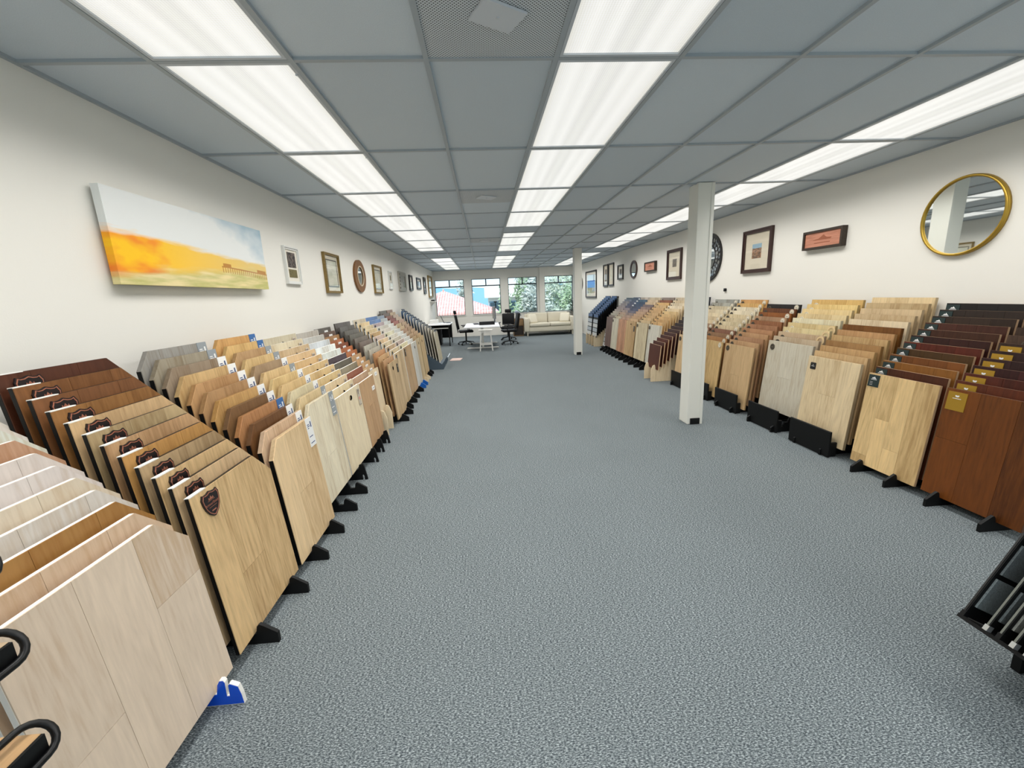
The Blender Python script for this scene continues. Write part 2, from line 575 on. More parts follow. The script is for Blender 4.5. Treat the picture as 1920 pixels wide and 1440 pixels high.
for ci in range(10):
    x0, x1 = xs[ci], xs[ci+1]
    for yi in range(len(ys)-1):
        y0, y1 = ys[yi], ys[yi+1]
        j = round((y0-Y0)/CL)
        last = yi == len(ys)-2
        if ci in (1, 4, 8) and yi > 0 and not last:
            if ci == 1 and (j <= 6 or j >= 9):
                lamp(ci, x0, x1, y0, y1); continue
            if ci == 4 and (j <= 4 or j in (6, 7) or j >= 9):
                lamp(ci, x0, x1, y0, y1); continue
            if ci == 8 and (j <= 7 or j >= 9):
                lamp(ci, x0, x1, y0, y1); continue
            if ci == 1 and j == 7:
                lamp(ci, x0, x1, y0, y0+.61); tile(x0, x1, y0+.61, y1); continue
            if ci == 4 and j == 5:
                lamp(ci, x0, x1, y0+.61, y1); tile(x0, x1, y0, y0+.61); continue
        if ci == 3 and j in (0, 3, 6) and not last and yi > 0:
            continue     # air grilles
        if last:
            y1 = YB if x0 < JX-.3 else JY
        tile(x0, x1, y0, y1)
for col in (1, 4, 8):
    row = sorted([q for q in lamplist if q[0] == col], key=lambda q: -q[1])
    for i, (c_, y_, o) in enumerate(row):
        tag(o, 'lit ceiling troffer in the %s, %s from the window wall' % (strip_names[col], ordn[i]), 'ceiling light', 'fluorescent ceiling troffers')


def perforated():
    m, n, l, b = newmat('perforated_metal')
    t = n.new('ShaderNodeTexCoord')
    mp = n.new('ShaderNodeMapping'); mp.inputs['Rotation'].default_value = (0, 0, PI/4); mp.inputs['Scale'].default_value = (90, 90, 90)
    l.new(t.outputs['Object'], mp.inputs[0])
    fr = n.new('ShaderNodeVectorMath'); fr.operation = 'FRACTION'; l.new(mp.outputs[0], fr.inputs[0])
    sb = n.new('ShaderNodeVectorMath'); sb.operation = 'SUBTRACT'; sb.inputs[1].default_value = (.5, .5, 0); l.new(fr.outputs[0], sb.inputs[0])
    ml = n.new('ShaderNodeVectorMath'); ml.operation = 'MULTIPLY'; ml.inputs[1].default_value = (1, 1, 0); l.new(sb.outputs[0], ml.inputs[0])
    ln = n.new('ShaderNodeVectorMath'); ln.operation = 'LENGTH'; l.new(ml.outputs[0], ln.inputs[0])
    gt = n.new('ShaderNodeMath'); gt.operation = 'GREATER_THAN'; gt.inputs[1].default_value = .30; l.new(ln.outputs['Value'], gt.inputs[0])
    mx = n.new('ShaderNodeMix'); mx.data_type = 'RGBA'
    mx.inputs[6].default_value = (.10, .11, .12, 1); mx.inputs[7].default_value = lin((206, 212, 216))+(1,)
    l.new(gt.outputs[0], mx.inputs[0]); l.new(mx.outputs[2], b.inputs['Base Color'])
    b.inputs['Roughness'].default_value = .5
    return m


PERF = perforated()
for j, lab in ((0, 'perforated ceiling air grille with a skewed square baffle, beside the middle light strip'),
               (3, 'short perforated ceiling grille with a pale baffle, between the other two grilles'), (6, 'small dusty ceiling grille nearest the window wall')):
    x0, x1, y0 = xs[3], xs[4], Y0+CL*j
    y1 = y0+CL
    v = empty('ceiling_vent', ((x0+x1)/2, (y0+y1)/2, H))
    if j == 0:
        obj('perforated_panel', G().box(-.293, .293, -.598, .598, .0, .012).mesh('perforated_panel', PERF), v)
        cx, cy = .12-(x0+x1)/2, 1.9-(y0+y1)/2
    else:
        obj('perforated_panel', G().box(-.293, .293, -.598, 0.0, .0, .012).mesh('perforated_panel', PERF), v)
        obj('blank_panel', G().box(-.293, .293, 0.006, .598, .004, .02).mesh('blank_panel', TILE), v)
        cx, cy = 0, -.3
    mt = Matrix.Translation((cx, cy, 0)) @ Matrix.Rotation(math.radians(28), 4, 'Z')
    obj('baffle', G().box(-.095, .095, -.07, .07, -.012, -.002, mt).mesh('baffle', plain('baffle_paint', (205, 210, 216), .5)), v)
    obj('screw', G().cyl((cx, cy), .006, -.016, -.011, 8).mesh('screw', TRIMM), v)
    tag(v, lab, 'air vent')

# ------------------------------------------------------------------ pillars
PIL = plain('pillar_paint', (226, 226, 218), .45)
for (x0, x1, y0, y1), lab in (((2.366, 2.544, 4.595, 4.80), 'white square pillar in front of the round-tag wood racks'),
                              ((2.35, 2.535, 10.66, 10.86), 'white square pillar in front of the cream sofa')):
    p = empty('support_pillar', ((x0+x1)/2, (y0+y1)/2, 0))
    a, b = (x1-x0)/2, (y1-y0)/2
    obj('shaft', G().rbox(-a, a, -b, b, 0, H+.004, .006, seg=1).mesh('shaft', PIL), p)
    obj('edge_bead', G().box(a-.03, a+.004, -b-.006, -b+.01, 0, H).mesh('edge_bead', PIL), p)
    obj('cable_cover', G().box(-a+.035, a-.03, -b-.014, -b+.01, 0.002, .075).mesh('cable_cover', BLACKP), p)
    tag(p, lab, 'pillar', None)

# ------------------------------------------------------------------ sample boards
DX, DZ, TILT = .0545, .0503, math.radians(5.2)
CORE = {}
PLK = {}


def outline(w, h, cl):
    """board outline, local x right, z up; cl = (corner, cx, cz)"""
    p = [(-w/2, 0), (w/2, 0), (w/2, h), (-w/2, h)]
    if cl:
        c_, cx, cz = cl
        if c_ == 'R':
            p = [(-w/2, 0), (w/2, 0), (w/2, h-cz), (w/2-cx, h), (-w/2, h)]
        else:
            p = [(-w/2, 0), (w/2, 0), (w/2, h), (-w/2+cx, h), (-w/2, h-cz)]
    return p


def core_mesh(w, h, t, cl, hole):
    key = (w, h, t, cl, hole)
    if key in CORE:
        return CORE[key]
    g = G()
    if not hole:
        po = outline(w, h, cl)
        k = len(po)
        g.add([(p[0], 0, p[1]) for p in po], [list(range(k))])
        g.m(1).add([(p[0], t, p[1]) for p in po], [list(range(k-1, -1, -1))])
        for i in range(k):
            j = (i+1) % k
            g.m(2 if cl and cl[0] == 'L' and i == k-1 else 1)
            g.add([(po[i][0], 0, po[i][1]), (po[j][0], 0, po[j][1]), (po[j][0], t, po[j][1]), (po[i][0], t, po[i][1])], [(0, 3, 2, 1)])
    else:
        hx, hz, rx, rz = hole
        X = [-w/2, hx-rx*1.6, hx, hx+rx*1.6, w/2]
        Z = [0, hz-rz*1.6, hz, hz+rz*1.6, h]
        for s, mi in ((0, 0), (t, 1)):
            g.m(mi)
            vs = [(x, s, z) for z in Z for x in X]
            fs = []
            for r in range(4):
                for q in range(4):
                    if r in (1, 2) and q in (1, 2):
                        continue
                    fs.append((r*5+q, r*5+q+1, r*5+q+6, r*5+q+5))
            bi = [(1, 1), (2, 1), (3, 1), (3, 2), (3, 3), (2, 3), (1, 3), (1, 2)]
            inn = []
            for (q, r) in bi:
                an = math.atan2(r-2, q-2)
                inn.append((hx+rx*math.cos(an), s, hz+rz*math.sin(an)))
            o = len(vs)
            vs += inn
            for i in range(8):
                j = (i+1) % 8
                fs.append((bi[i][1]*5+bi[i][0], bi[j][1]*5+bi[j][0], o+j, o+i))
            g.add(vs, fs)
            if s == 0:
                ring0 = inn
            else:
                g.m(2).add(ring0+inn, [(i, (i+1) % 8, 8+(i+1) % 8, 8+i) for i in range(8)])  # hand-hole lining painted black to stand in for the shade inside
        g.m(1)
        for (a, b) in (((-w/2, 0), (w/2, 0)), ((w/2, 0), (w/2, h)), ((w/2, h), (-w/2, h)), ((-w/2, h), (-w/2, 0))):
            g.add([(a[0], 0, a[1]), (b[0], 0, b[1]), (b[0], t, b[1]), (a[0], t, a[1])], [(0, 3, 2, 1)])
    me = g.mesh('sample_board', [None, None, BLACK])
    CORE[key] = me
    return me


def plank_meshes(w, h, cl, cols, seams):
    """cols: inner seam x positions; seams: {col: [z...]}"""
    key = (w, h, cl, tuple(cols), tuple(sorted((k, tuple(v)) for k, v in seams.items())))
    if key in PLK:
        return PLK[key]
    out = []
    base = outline(w, h, cl)
    E_ = [-w/2]+list(cols)+[w/2]
    gp = .0007
    for i in range(len(E_)-1):
        zz = [0]+list(seams.get(i, []))+[h]
        for k in range(len(zz)-1):
            po = clip(base, 1, 0, E_[i+1]-gp)
            po = clip(po, -1, 0, -(E_[i]+gp))
            po = clip(po, 0, 1, zz[k+1]-gp)
            po = clip(po, 0, -1, -(zz[k]+gp))
            if len(po) < 3:
                continue
            out.append(G().prism(po, -.004, 0.0005, 'y').mesh('plank', [None]))
    PLK[key] = out
    return out


def shade(rgb, f):
    return tuple(max(0, min(255, int(v*f))) for v in rgb)


def colour_name(c):
    r, g_, b = c
    L = (r+g_+b)/3
    sat = max(c)-min(c)
    if L < 48:
        return 'near-black'
    if b > r+8:
        return 'slate-blue' if L < 170 else 'pale blue-grey'
    if sat < 26:
        return 'charcoal' if L < 95 else 'mid-grey' if L < 160 else 'pale grey' if L < 205 else 'off-white'
    if L < 75:
        return 'dark reddish-brown' if r > 1.9*g_ else 'dark brown'
    if L < 118:
        return 'reddish-brown' if r > 1.6*g_ else 'brown'
    if L < 150:
        return 'amber-brown' if sat > 80 else 'taupe'
    if L < 178:
        return 'golden oak' if sat > 85 else 'tan'
    return 'honey oak' if sat > 85 else 'light oak' if sat > 45 else 'whitewashed'


TAGM = {}


def tag_mesh(kind):
    """thin label plates, front face at y=-.004-.002, origin at their centre"""
    if kind in TAGM:
        return TAGM[kind]
    y0, y1 = -.0075, -.0035
    g = G()
    mats = [PAPER, PRINT]
    if kind in ('white', 'greytag', 'blue'):
        g.box(-.043, .043, y0, y1, -.10, .10)
        mats = [{'white': PAPER, 'greytag': plain('grey_label', (150, 156, 160), .5), 'blue': plain('blue_label', (58, 108, 168), .45)}[kind],
                plain('ink_blue', (70, 88, 130), .6) if kind == 'white' else PAPER]
        g.m(1)
        for (a, b, z) in ((-.032, -.004, .055), (-.032, .004, .043), (-.032, -.012, .030), (-.032, .02, -.03), (-.032, .028, -.075)):
            g.box(a, b, y0-.0006, y0, z-.003, z+.003)
        g.box(.014, .028, y0-.0006, y0, .03, .07)
    elif kind == 'green':
        g.box(-.048, .048, y0, y1, -.05, .05)
        mats = [plain('green_tag', (26, 46, 46), .5), PAPER]
        g.m(1).prism([(-.02, .018), (-.008, .030), (-.003, .026), (.004, .036), (.012, .026), (.021, .018)], y0-.0008, y0, 'y')
        g.box(-.026, .026, y0-.0006, y0, .009, .013)
        for z in (-.01, -.022, -.034):
            g.box(-.03, -.005, y0-.0004, y0, z-.001, z+.001)
    elif kind == 'gold':
        g.box(-.058, .058, y0, y1, -.065, .065)
        mats = [plain('gold_tag', (176, 138, 44), .4, .35), PAPER]
        g.m(1).prism([(-.012, .036), (-.012, .043), (-.004, .043), (0, .039), (.004, .043), (.012, .043), (.012, .036), (.006, .030), (-.006, .030)], y0-.0008, y0, 'y')
        g.box(-.026, .026, y0-.0006, y0, .018, .0215)
    elif kind == 'blacksq':
        g.prism([(-.028, -.034), (.028, -.034), (.034, -.028), (.034, .028), (.028, .034), (-.028, .034), (-.034, .028), (-.034, -.028)], y0, y1, 'y')
        mats = [plain('black_tag', (24, 22, 24), .4), PAPER]
        g.m(1).box(-.018, .018, y0-.0006, y0, -.004, .0)
        g.box(-.004, .004, y0-.0006, y0, .008, .014)
    elif kind in ('dark_disc', 'pale_disc'):
        g.prism(oval(0, 0, .036, .036, 20), y0, y1, 'y')
        mats = [plain('dark_disc', (58, 52, 42), .4), plain('disc_line', (120, 108, 84), .5)] if kind == 'dark_disc' else [plain('pale_disc', (226, 216, 194), .5), PRINT]
        g.m(1).ring(oval(0, 0, .031, .031, 20), oval(0, 0, .029, .029, 20), y0-.0006, y0, 'y')
        g.box(-.014, .014, y0-.0006, y0, -.003, .003)
    elif kind == 'ring':
        g.ring(oval(0, 0, .05, .05, 20), oval(0, 0, .032, .032, 20), y0, y1, 'y')
        mats = [plain('pale_ring', (222, 196, 150), .5), PRINT]
    elif kind == 'darkrect':
        g.box(-.03, .03, y0, y1, -.06, .06)
        mats = [plain('dark_label', (44, 48, 48), .5), PAPER]
        g.m(1).box(-.018, .018, y0-.0006, y0, .02, .024)
    elif kind == 'strip':
        g.box(-.03, .03, y0, y1, -.085, .085)
        mats = [plain('pattern_label', (196, 186, 170), .5), plain('pattern_ink', (110, 92, 84), .6), plain('pinkish', (214, 150, 130), .5)]
        g.m(1).box(-.02, -.004, y0-.0006, y0, .03, .075).box(.006, .02, y0-.0006, y0, .05, .075)
        g.m(2).box(-.026, .026, y0-.0006, y0, -.03, -.0)
        g.m(1).box(-.02, .02, y0-.0006, y0, -.082, -.076)
    elif kind == 'smallwhite':
        g.box(-.05, .05, y0, y1, -.022, .022)
        mats = [PAPER, PRINT]
        g.m(1).box(-.03, .03, y0-.0006, y0, -.002, .002)
    me = g.mesh('tag', mats)
    TAGM[kind] = me
    return me


def text_mesh(txt, size, depth, mat):
    cu = bpy.data.curves.new('text', 'FONT')
    cu.body = txt; cu.size = size; cu.extrude = depth; cu.resolution_u = 2
    cu.align_x = 'CENTER'; cu.align_y = 'CENTER'
    o = bpy.data.objects.new('text', cu)
    C.objects.link(o)
    dg = bpy.context.evaluated_depsgraph_get()
    me = bpy.data.meshes.new_from_object(o.evaluated_get(dg))
    bpy.data.objects.remove(o)
    me.name = 'lettering'
    me.materials.clear(); me.materials.append(mat)
    me.transform(Matrix.Rotation(PI/2, 4, 'X'))
    return me


COPPER = plain('copper', (196, 128, 104), .35, .6)
SHB = plain('shield_black', (26, 18, 20), .35)


def shield_poly(s):
    r = [(0, .5), (.16, .44), (.32, .43), (.41, .47), (.46, .36), (.50, .30), (.47, .05), (.40, -.18), (.27, -.38), (.12, -.5), (0, -.56)]
    return [(x*s, z*s) for x, z in r]+[(-x*s, z*s) for x, z in reversed(r[1:-1])]


SH_B = G().prism(shield_poly(.113), -.010, -.0035, 'y').mesh('shield_badge', SHB)
SH_R = G().ring(shield_poly(.103), shield_poly(.095), -.0112, -.0098, 'y').mesh('badge_rim', COPPER)
SH_T = text_mesh('ArmorShield', .0178, .0004, COPPER)
SH_C = G().prism([(-.017, .017), (-.014, .028), (-.008, .021), (0, .033), (.008, .021), (.014, .028), (.017, .017)], -.0108, -.0098, 'y').box(-.023, .023, -.0106, -.0098, .0125, .014).box(-.025, .025, -.0106, -.0098, -.0165, -.015).box(-.014, .014, -.0106, -.0098, -.037, -.031).mesh('badge_emblem', COPPER)


def make_board(side, y0, y1, xb, zb, h, rgb, t=.016, edge=None, back=None, cl=None, hole=None, planks=None, tags=(), band=0,
               contrast=.32, label='', group='', extra=None, tilt=TILT, tonev=.34):
    w = round(y1-y0, 4)
    if hole:
        hole = tuple(round(q, 4) for q in hole)
    me = core_mesh(w, h, t, cl, hole)
    rz = PI/2 if side < 0 else -PI/2
    wm = wood(rgb, band=band, contrast=contrast, tonev=tonev)
    o = obj('sample_board', me, None, (xb, (y0+y1)/2, zb), (-tilt, 0, rz))
    for i, mm in enumerate((wm if not planks else (edge or wm), edge or wood(shade(rgb, .8), contrast=.2))):
        o.material_slots[i].link = 'OBJECT'
        o.material_slots[i].material = mm
    if planks:
        cols, seams = planks
        for pm in plank_meshes(w, h, cl, cols, seams):
            obj('plank', pm, o, mat=wm)
    for kind, lx, dz in tags:
        x = lx if abs(lx) < .5 else 0
        q = obj('tag' if kind != 'shield' else 'badge', tag_mesh(kind) if kind != 'shield' else SH_B, o, (x, 0, h-dz))
        if kind == 'shield':
            obj('badge_rim', SH_R, q)
            obj('lettering', SH_T, q, (0, -.0102, -.002))
            obj('badge_emblem', SH_C, q)
    if extra:
        obj(*extra, parent=o)
    tag(o, label, 'sample board', group)
    return o


# rack: two toothed side plates and rails
def rack_plate(nslots, xf0, foot, zlow, back_x, style, t=.016):
    """profile in (d, z): d = distance from the aisle edge of slot 0 towards the wall"""
    p = [(-foot, 0), (-foot, .05)]
    if style == 'fork':
        p = [(-foot, 0), (-foot+.004, .05), (-foot+.012, .088), (-.068, .104), (-.062, .10), (-.060, .046), (-.048, .046), (-.050, .112), (-.044, .122), (-.030, .122), (-.020, .105)]
    elif style == 'notch':
        p = [(-.045, 0), (-.042, .035), (-.052, .052), (-.062, .035), (-.062, 0), (-foot, 0), (-foot+.022, zlow+.02), (-foot+.034, zlow+.05), (-.024, zlow+.04), (-.018, zlow+.01)]
    elif style == 'tall':
        p = [(-foot, 0), (-foot, zlow-.02), (-foot+.03, zlow+.07), (-.026, zlow+.085), (-.018, zlow+.07)]
    else:
        p = [(-foot, 0), (-foot, .055), (-.045, .10), (-.03, .108), (-.018, .098)]
    for i in range(nslots):
        d = DX*i; z = zlow+DZ*i-.002
        p += [(d-.010, z), (d+t+.004, z), (d+t+.009, z+.026), (d+t+.013, z+.030)] if i < nslots-1 else [(d-.010, z), (d+t+.006, z), (d+t+.014, z+.07), (d+t+.03, z+.08)]
    p += [(back_x, p[-1][1]), (back_x, 0)]
    return p


def make_rack(side, y0, y1, xb0, n, zlow, label, mat, style='std', foot=.11, wall=.9, inset=.13, panel=None, facemat=None, group=None, t=.016):
    """xb0: x of slot 0's board face"""
    s = side
    o = empty('display_rack', (xb0, (y0+y1)/2, 0))
    po = rack_plate(n, xb0, foot, zlow, wall, style, t)
    po = [(s*d, z) for d, z in po]
    hw = (y1-y0)/2
    for q in (-1, 1):
        yy = q*(hw-inset)
        me = G().prism(po, yy-.009, yy+.009, 'y').mesh('side_plate', mat)
        sp_ = obj('side_plate', me, o)
        if facemat:
            xs_ = sum(p[0] for p in po)/len(po)
            sh = [(p[0]*.995+.0, max(.004, p[1]-.003)) for p in po]
            obj('blue_face', G().prism(sh, yy-.0105, yy-.0085, 'y').mesh('blue_face', facemat), sp_)
    for d, z in ((.30, .10), (.62, .16)):
        obj('cross_rail', G().box(*sorted((s*d, s*(d+.018))), -hw+inset, hw-inset, z, z+.09).mesh('cross_rail', mat), o)
    if panel:
        ph, pw, px = panel
        obj('front_panel', G().rbox(*sorted((s*px, s*(px+.02))), -pw/2, pw/2, .004, ph, .004, seg=1).mesh('front_panel', mat), o)
        for q in (-1, 1):
            obj('panel_bracket', G().box(*sorted((s*(px+.02), s*-.005)), q*(pw/2-.03)-.01, q*(pw/2-.03)+.01, .004, ph*.55).mesh('panel_bracket', mat), o)
    tag(o, label, 'display rack', group)
    return o


def unit(side, y0, y1, xb0, cols, name, rackname, rackmat=BLACK, h=.782, zlow=.06, s0=0, style='std', foot=.11, nslots=None, edge=None,
         cl=None, hole=None, plank=None, tagf=None, band=0, contrast=.32, t=.016, panel=None, facemat=None, dx=DX, dz=DZ, wall=None, jit=.0, inset=.13, extra=None, tonev=.34):
    global DX, DZ
    s = side
    odx, odz = DX, DZ
    DX, DZ = dx, dz
    n = nslots or (len(cols)+s0)
    wallx = (XL if s < 0 else XR)
    wl = abs(wallx-xb0)-.03 if wall is None else wall
    make_rack(s, y0, y1, xb0, n, zlow, rackname, rackmat, style, foot, wl, inset, panel, facemat, t=t)
    for i, c in enumerate(cols):
        k = i+s0
        w = y1-y0
        col = c
        if col is None:
            continue
        tg = tagf(i, w) if tagf else ()
        pl = None
        if plank:
            pl = plank(i, w)
        jy = (random.random()-.5)*jit
        lab = '%s sample board, %s from the aisle in the %s' % (colour_name(col), ordn[i], name)
        make_board(s, y0+jy, y1+jy, xb0+s*DX*k, zlow+DZ*k, h, col, t, edge, None, cl, hole, pl, tg, band, contrast, lab, 'boards in the '+name,
                   extra(i, w) if extra else None, tonev=tonev)
    DX, DZ = odx, odz


def planks3(seams0=None, widths=(-.1, .1), shift=.0):
    def f(i, w):
        if i == 0:
            return ([q for q in widths], seams0 or {})
        o = ((i*37) % 7-3)*.018
        return ([round(q+o, 3) for q in widths if abs(q+o) < w/2-.04], {})
    return f


# ---- left wall, from the camera towards the windows
U1 = [(214, 190, 162), (206, 172, 136), (168, 118, 44), (202, 193, 182), (208, 190, 162), (206, 194, 186), (204, 190, 180), (190, 142, 104), (204, 206, 192), (208, 200, 190), (200, 190, 176), (206, 198, 184)]
unit(-1, .93, 1.594, -1.19, U1, 'white-edged pale laminate rack', 'low rack with blue and white slotted feet holding pale laminate boards', WHITEEDGE,
     edge=WHITEEDGE, cl=('R', .13, .13), plank=planks3({0: [.30], 1: [], 2: [.50]}, (-.11, .105)), contrast=.16, facemat=plain('blue_foot', (14, 82, 214), .25), style='fork', inset=.115)
U2 = [(212, 172, 106), (204, 166, 112), (206, 166, 102), (172, 140, 92), (188, 132, 40), (186, 140, 84), (176, 148, 96), (196, 156, 98), (148, 100, 46), (122, 78, 44), (128, 82, 42), (86, 48, 32)]
capm = G().box(-.302, -.20, -.0045, .0175, .780, .7845).mesh('edge_cap', WHITEEDGE)
unit(-1, 1.66, 2.264, -1.195, U2, 'shield-badge rack', 'black slotted rack holding the boards with black shield badges', BLACK, cl=('R', .127, .13), edge=BLACKP,
     plank=planks3({0: [], 1: [.30], 2: []}, (-.14, .06)), tagf=lambda i, w: (('shield', -w/2+.107, .074),), extra=lambda i, w: ('edge_cap', capm))
U3 = [(224, 188, 130), (214, 176, 134), (112, 74, 40), (184, 124, 64), (122, 88, 54), (198, 148, 64), (174, 130, 76), (188, 138, 74), (204, 164, 94), (150, 130, 106), (154, 142, 118), (150, 146, 138)]
tg3 = ['white', 'white', 'white', 'blue', 'white', 'white', 'white', 'white', 'white', 'white', 'greytag', 'greytag']
unit(-1, 2.305, 2.87, -1.19, U3, 'clipped-corner white-ticket rack', 'black slotted rack beside the shield-badge boards', BLACK, t=.024,
     cl=('L', .085, .10), plank=planks3({1: [.38]}, (-.09, .10)), tagf=lambda i, w: ((tg3[i], w/2-.05, .098),), contrast=.24)
U4 = [(224, 210, 176), (214, 186, 128), (210, 196, 152), (216, 178, 108), (224, 190, 116), (220, 184, 116), (164, 134, 96), (218, 180, 106), (190, 148, 90), (214, 170, 84), (210, 154, 64)]
tg4 = ['greytag', 'greytag', 'white', 'white', 'white', 'greytag', 'white', 'greytag', 'greytag', 'blue', 'blue']
unit(-1, 2.925, 3.475, -1.19, U4, 'clipped-corner rack with empty front slot', 'black slotted rack with its front slot empty, beside white-ticket boards', BLACK, s0=1, t=.024,
     cl=('L', .085, .10), plank=planks3({1: [.33]}, (-.08, .10)), tagf=lambda i, w: ((tg4[i], w/2-.05, .098),), contrast=.24)
U5 = [(228, 208, 166), (222, 200, 150), (220, 192, 142), (216, 184, 116), (214, 178, 108), (216, 180, 112), (214, 172, 104), (218, 178, 118), (204, 172, 122), (214, 198, 160), (196, 184, 152)]
unit(-1, 3.51, 4.18, -1.245, U5, 'white-edged hand-hole rack', 'black forked rack holding white-edged boards with hand holes', BLACK, zlow=.105, h=.70, edge=WHITEEDGE, style='notch', foot=.09,
     hole=(.04, .70-.078, .042, .025), tagf=lambda i, w: (('strip', w/2-.075, .12),), band=.2, contrast=.2, dz=.0535, dx=.054)
U6 = [(194, 148, 92), (190, 150, 110), (148, 84, 58), (142, 130, 104), (104, 98, 84), (84, 70, 78), (214, 220, 214), (222, 226, 222), (198, 204, 208), (182, 180, 172), (176, 168, 156)]
unit(-1, 4.2, 4.74, -1.25, U6, 'mixed grey and brown rack', 'black forked rack between hand-hole boards and the cream rack', BLACK, zlow=.105, h=.69, edge=WHITEEDGE, style='notch', foot=.09,
     tagf=lambda i, w: (('smallwhite', w/2-.09, .14),) if i == 0 else (), plank=planks3({1: [.4]}, (-.08, .11)), contrast=.28, dz=.0535, dx=.054)
U7 = [(224, 198, 154), (206, 166, 112), (204, 158, 98), (200, 152, 92), (196, 150, 94), (190, 112, 52), (186, 104, 48), (146, 84, 56), (178, 104, 58), (168, 122, 70), (110, 88, 76), (104, 98, 90)]
unit(-1, 4.80, 5.27, -1.33, U7, 'cream rack of orange boards', 'cream plywood rack holding narrow orange and brown boards', CREAMWOOD, zlow=.23, h=.565, style='tall', foot=.09,
     tagf=lambda i, w: (('smallwhite', .06, .055),), band=.12, contrast=.3, dz=.0485, dx=.0475, inset=.1)
U8 = [(200, 166, 112), (206, 154, 96), (216, 168, 102), (214, 152, 86), (188, 180, 160), (186, 180, 162), (130, 114, 104), (124, 114, 104), (118, 114, 104), (114, 110, 104), (108, 104, 100), (104, 98, 96)]
unit(-1, 5.33, 5.93, -1.20, U8, 'oak-to-charcoal round-hole rack', 'black rack of round-hole boards running from oak to charcoal', BLACK, h=.745,
     hole=(-.06, .745-.085, .036, .028), tagf=lambda i, w: (('darkrect', w/2-.12, .12),) if i in (0, 2) else (), band=.2)
U9 = [(202, 170, 118), (206, 182, 134), (198, 164, 118), (206, 184, 140), (218, 184, 132), (206, 178, 160), (190, 150, 84), (208, 180, 122), (212, 190, 140), (214, 186, 128), (196, 180, 150)]
unit(-1, 5.98, 6.60, -1.245, U9, 'white-edged dark-label rack', 'black rack of tan boards with dark rectangular labels', BLACK, h=.80, edge=WHITEEDGE, dx=.052,
     tagf=lambda i, w: (('darkrect', -w/2+.10, .085),), band=.2)
U10 = [(186, 146, 92), (220, 208, 158), (192, 168, 154), (196, 184, 160), (206, 198, 178), (212, 206, 170), (204, 194, 178), (190, 184, 170), (172, 150, 152), (96, 128, 176), (84, 120, 172)]
unit(-1, 6.66, 7.38, -1.25, U10, 'blue-backed dark-label rack', 'black rack of tan boards backed by two blue ones', BLACK, h=.80, edge=WHITEEDGE, dx=.053,
     tagf=lambda i, w: (('darkrect', -w/2+.10, .085),) if i < 9 else (), band=.24)
U11 = [(196, 194, 184), (204, 202, 194), (200, 200, 192), (196, 196, 188), (204, 206, 200), (198, 200, 196), (206, 206, 198), (202, 202, 194), (190, 194, 190), (170, 176, 178), (132, 146, 164)]
unit(-1, 7.42, 7.95, -1.25, U11, 'pale grey hand-hole rack', 'rack with blue front plates holding pale grey boards', plain('blue_plate', (24, 92, 176), .3), h=.79, edge=WHITEEDGE, dx=.0545,
     hole=(.03, .79-.1, .03, .03), band=.18, contrast=.16)
U12 = [(196, 168, 116), (190, 156, 104), (192, 156, 112), (188, 156, 118), (190, 148, 112), (196, 166, 120), (196, 168, 120), (168, 104, 94), (140, 84, 80), (150, 100, 90), (120, 104, 98), (112, 106, 100)]
unit(-1, 8.0, 8.52, -1.27, U12, 'cream-footed tan hand-hole rack', 'cream plywood rack holding tan round-hole boards', CREAMWOOD, h=.80, dx=.055, dz=.0515,
     hole=(.08, .80-.1, .03, .03), band=.18)
U13 = [(206, 172, 112), (206, 170, 114), (202, 164, 118), (196, 160, 116), (186, 150, 112), (184, 150, 116), (196, 164, 128), (196, 160, 136), (190, 164, 140), (184, 160, 140), (186, 160, 124), (150, 120, 104)]
unit(-1, 8.58, 9.1, -1.27, U13, 'tan rack beside grey pages', 'black rack of tan round-hole boards beside the grey page rack', BLACK, h=.80, dx=.055, dz=.0515,
     hole=(-.05, .80-.1, .03, .03), band=.18)

# grey page rack with hanging panels, turned towards the aisle
wr = empty('page_rack', (-1.3, 9.85, 0))
tag(wr, 'slate-grey metal page rack with a slanted trough by the tan boards', 'display rack')
obj('trough_side', G().prism([(.30, 0), (-.05, 0), (-.55, .62), (-.55, .80), (.0, .33), (.27, .12), (.40, .28), (.42, .27)], -.01, .01, 'y').mesh('trough_side', GREY), wr, (0, .34, 0))
obj('trough_side', G().prism([(.30, 0), (-.05, 0), (-.55, .62), (-.55, .80), (.0, .33), (.27, .12), (.40, .28), (.42, .27)], -.01, .01, 'y').mesh('trough_side', GREY), wr, (0, -.34, 0))
obj('trough_base', G().prism([(.30, .0), (.28, .115), (-.5, .60), (-.54, .57)], -.33, .33, 'y').mesh('trough_base', GREY), wr)
obj('front_lip', G().box(.40, .425, -.34, .34, .24, .28).mesh('front_lip', plain('lip_metal', (190, 196, 200), .3, .6)), wr)
pagecol = [(186, 176, 150), (180, 172, 150), (168, 160, 146), (160, 156, 148), (150, 150, 150), (140, 144, 150), (128, 138, 150), (120, 132, 146), (112, 128, 150), (100, 118, 140), (86, 108, 132), (76, 100, 128)]
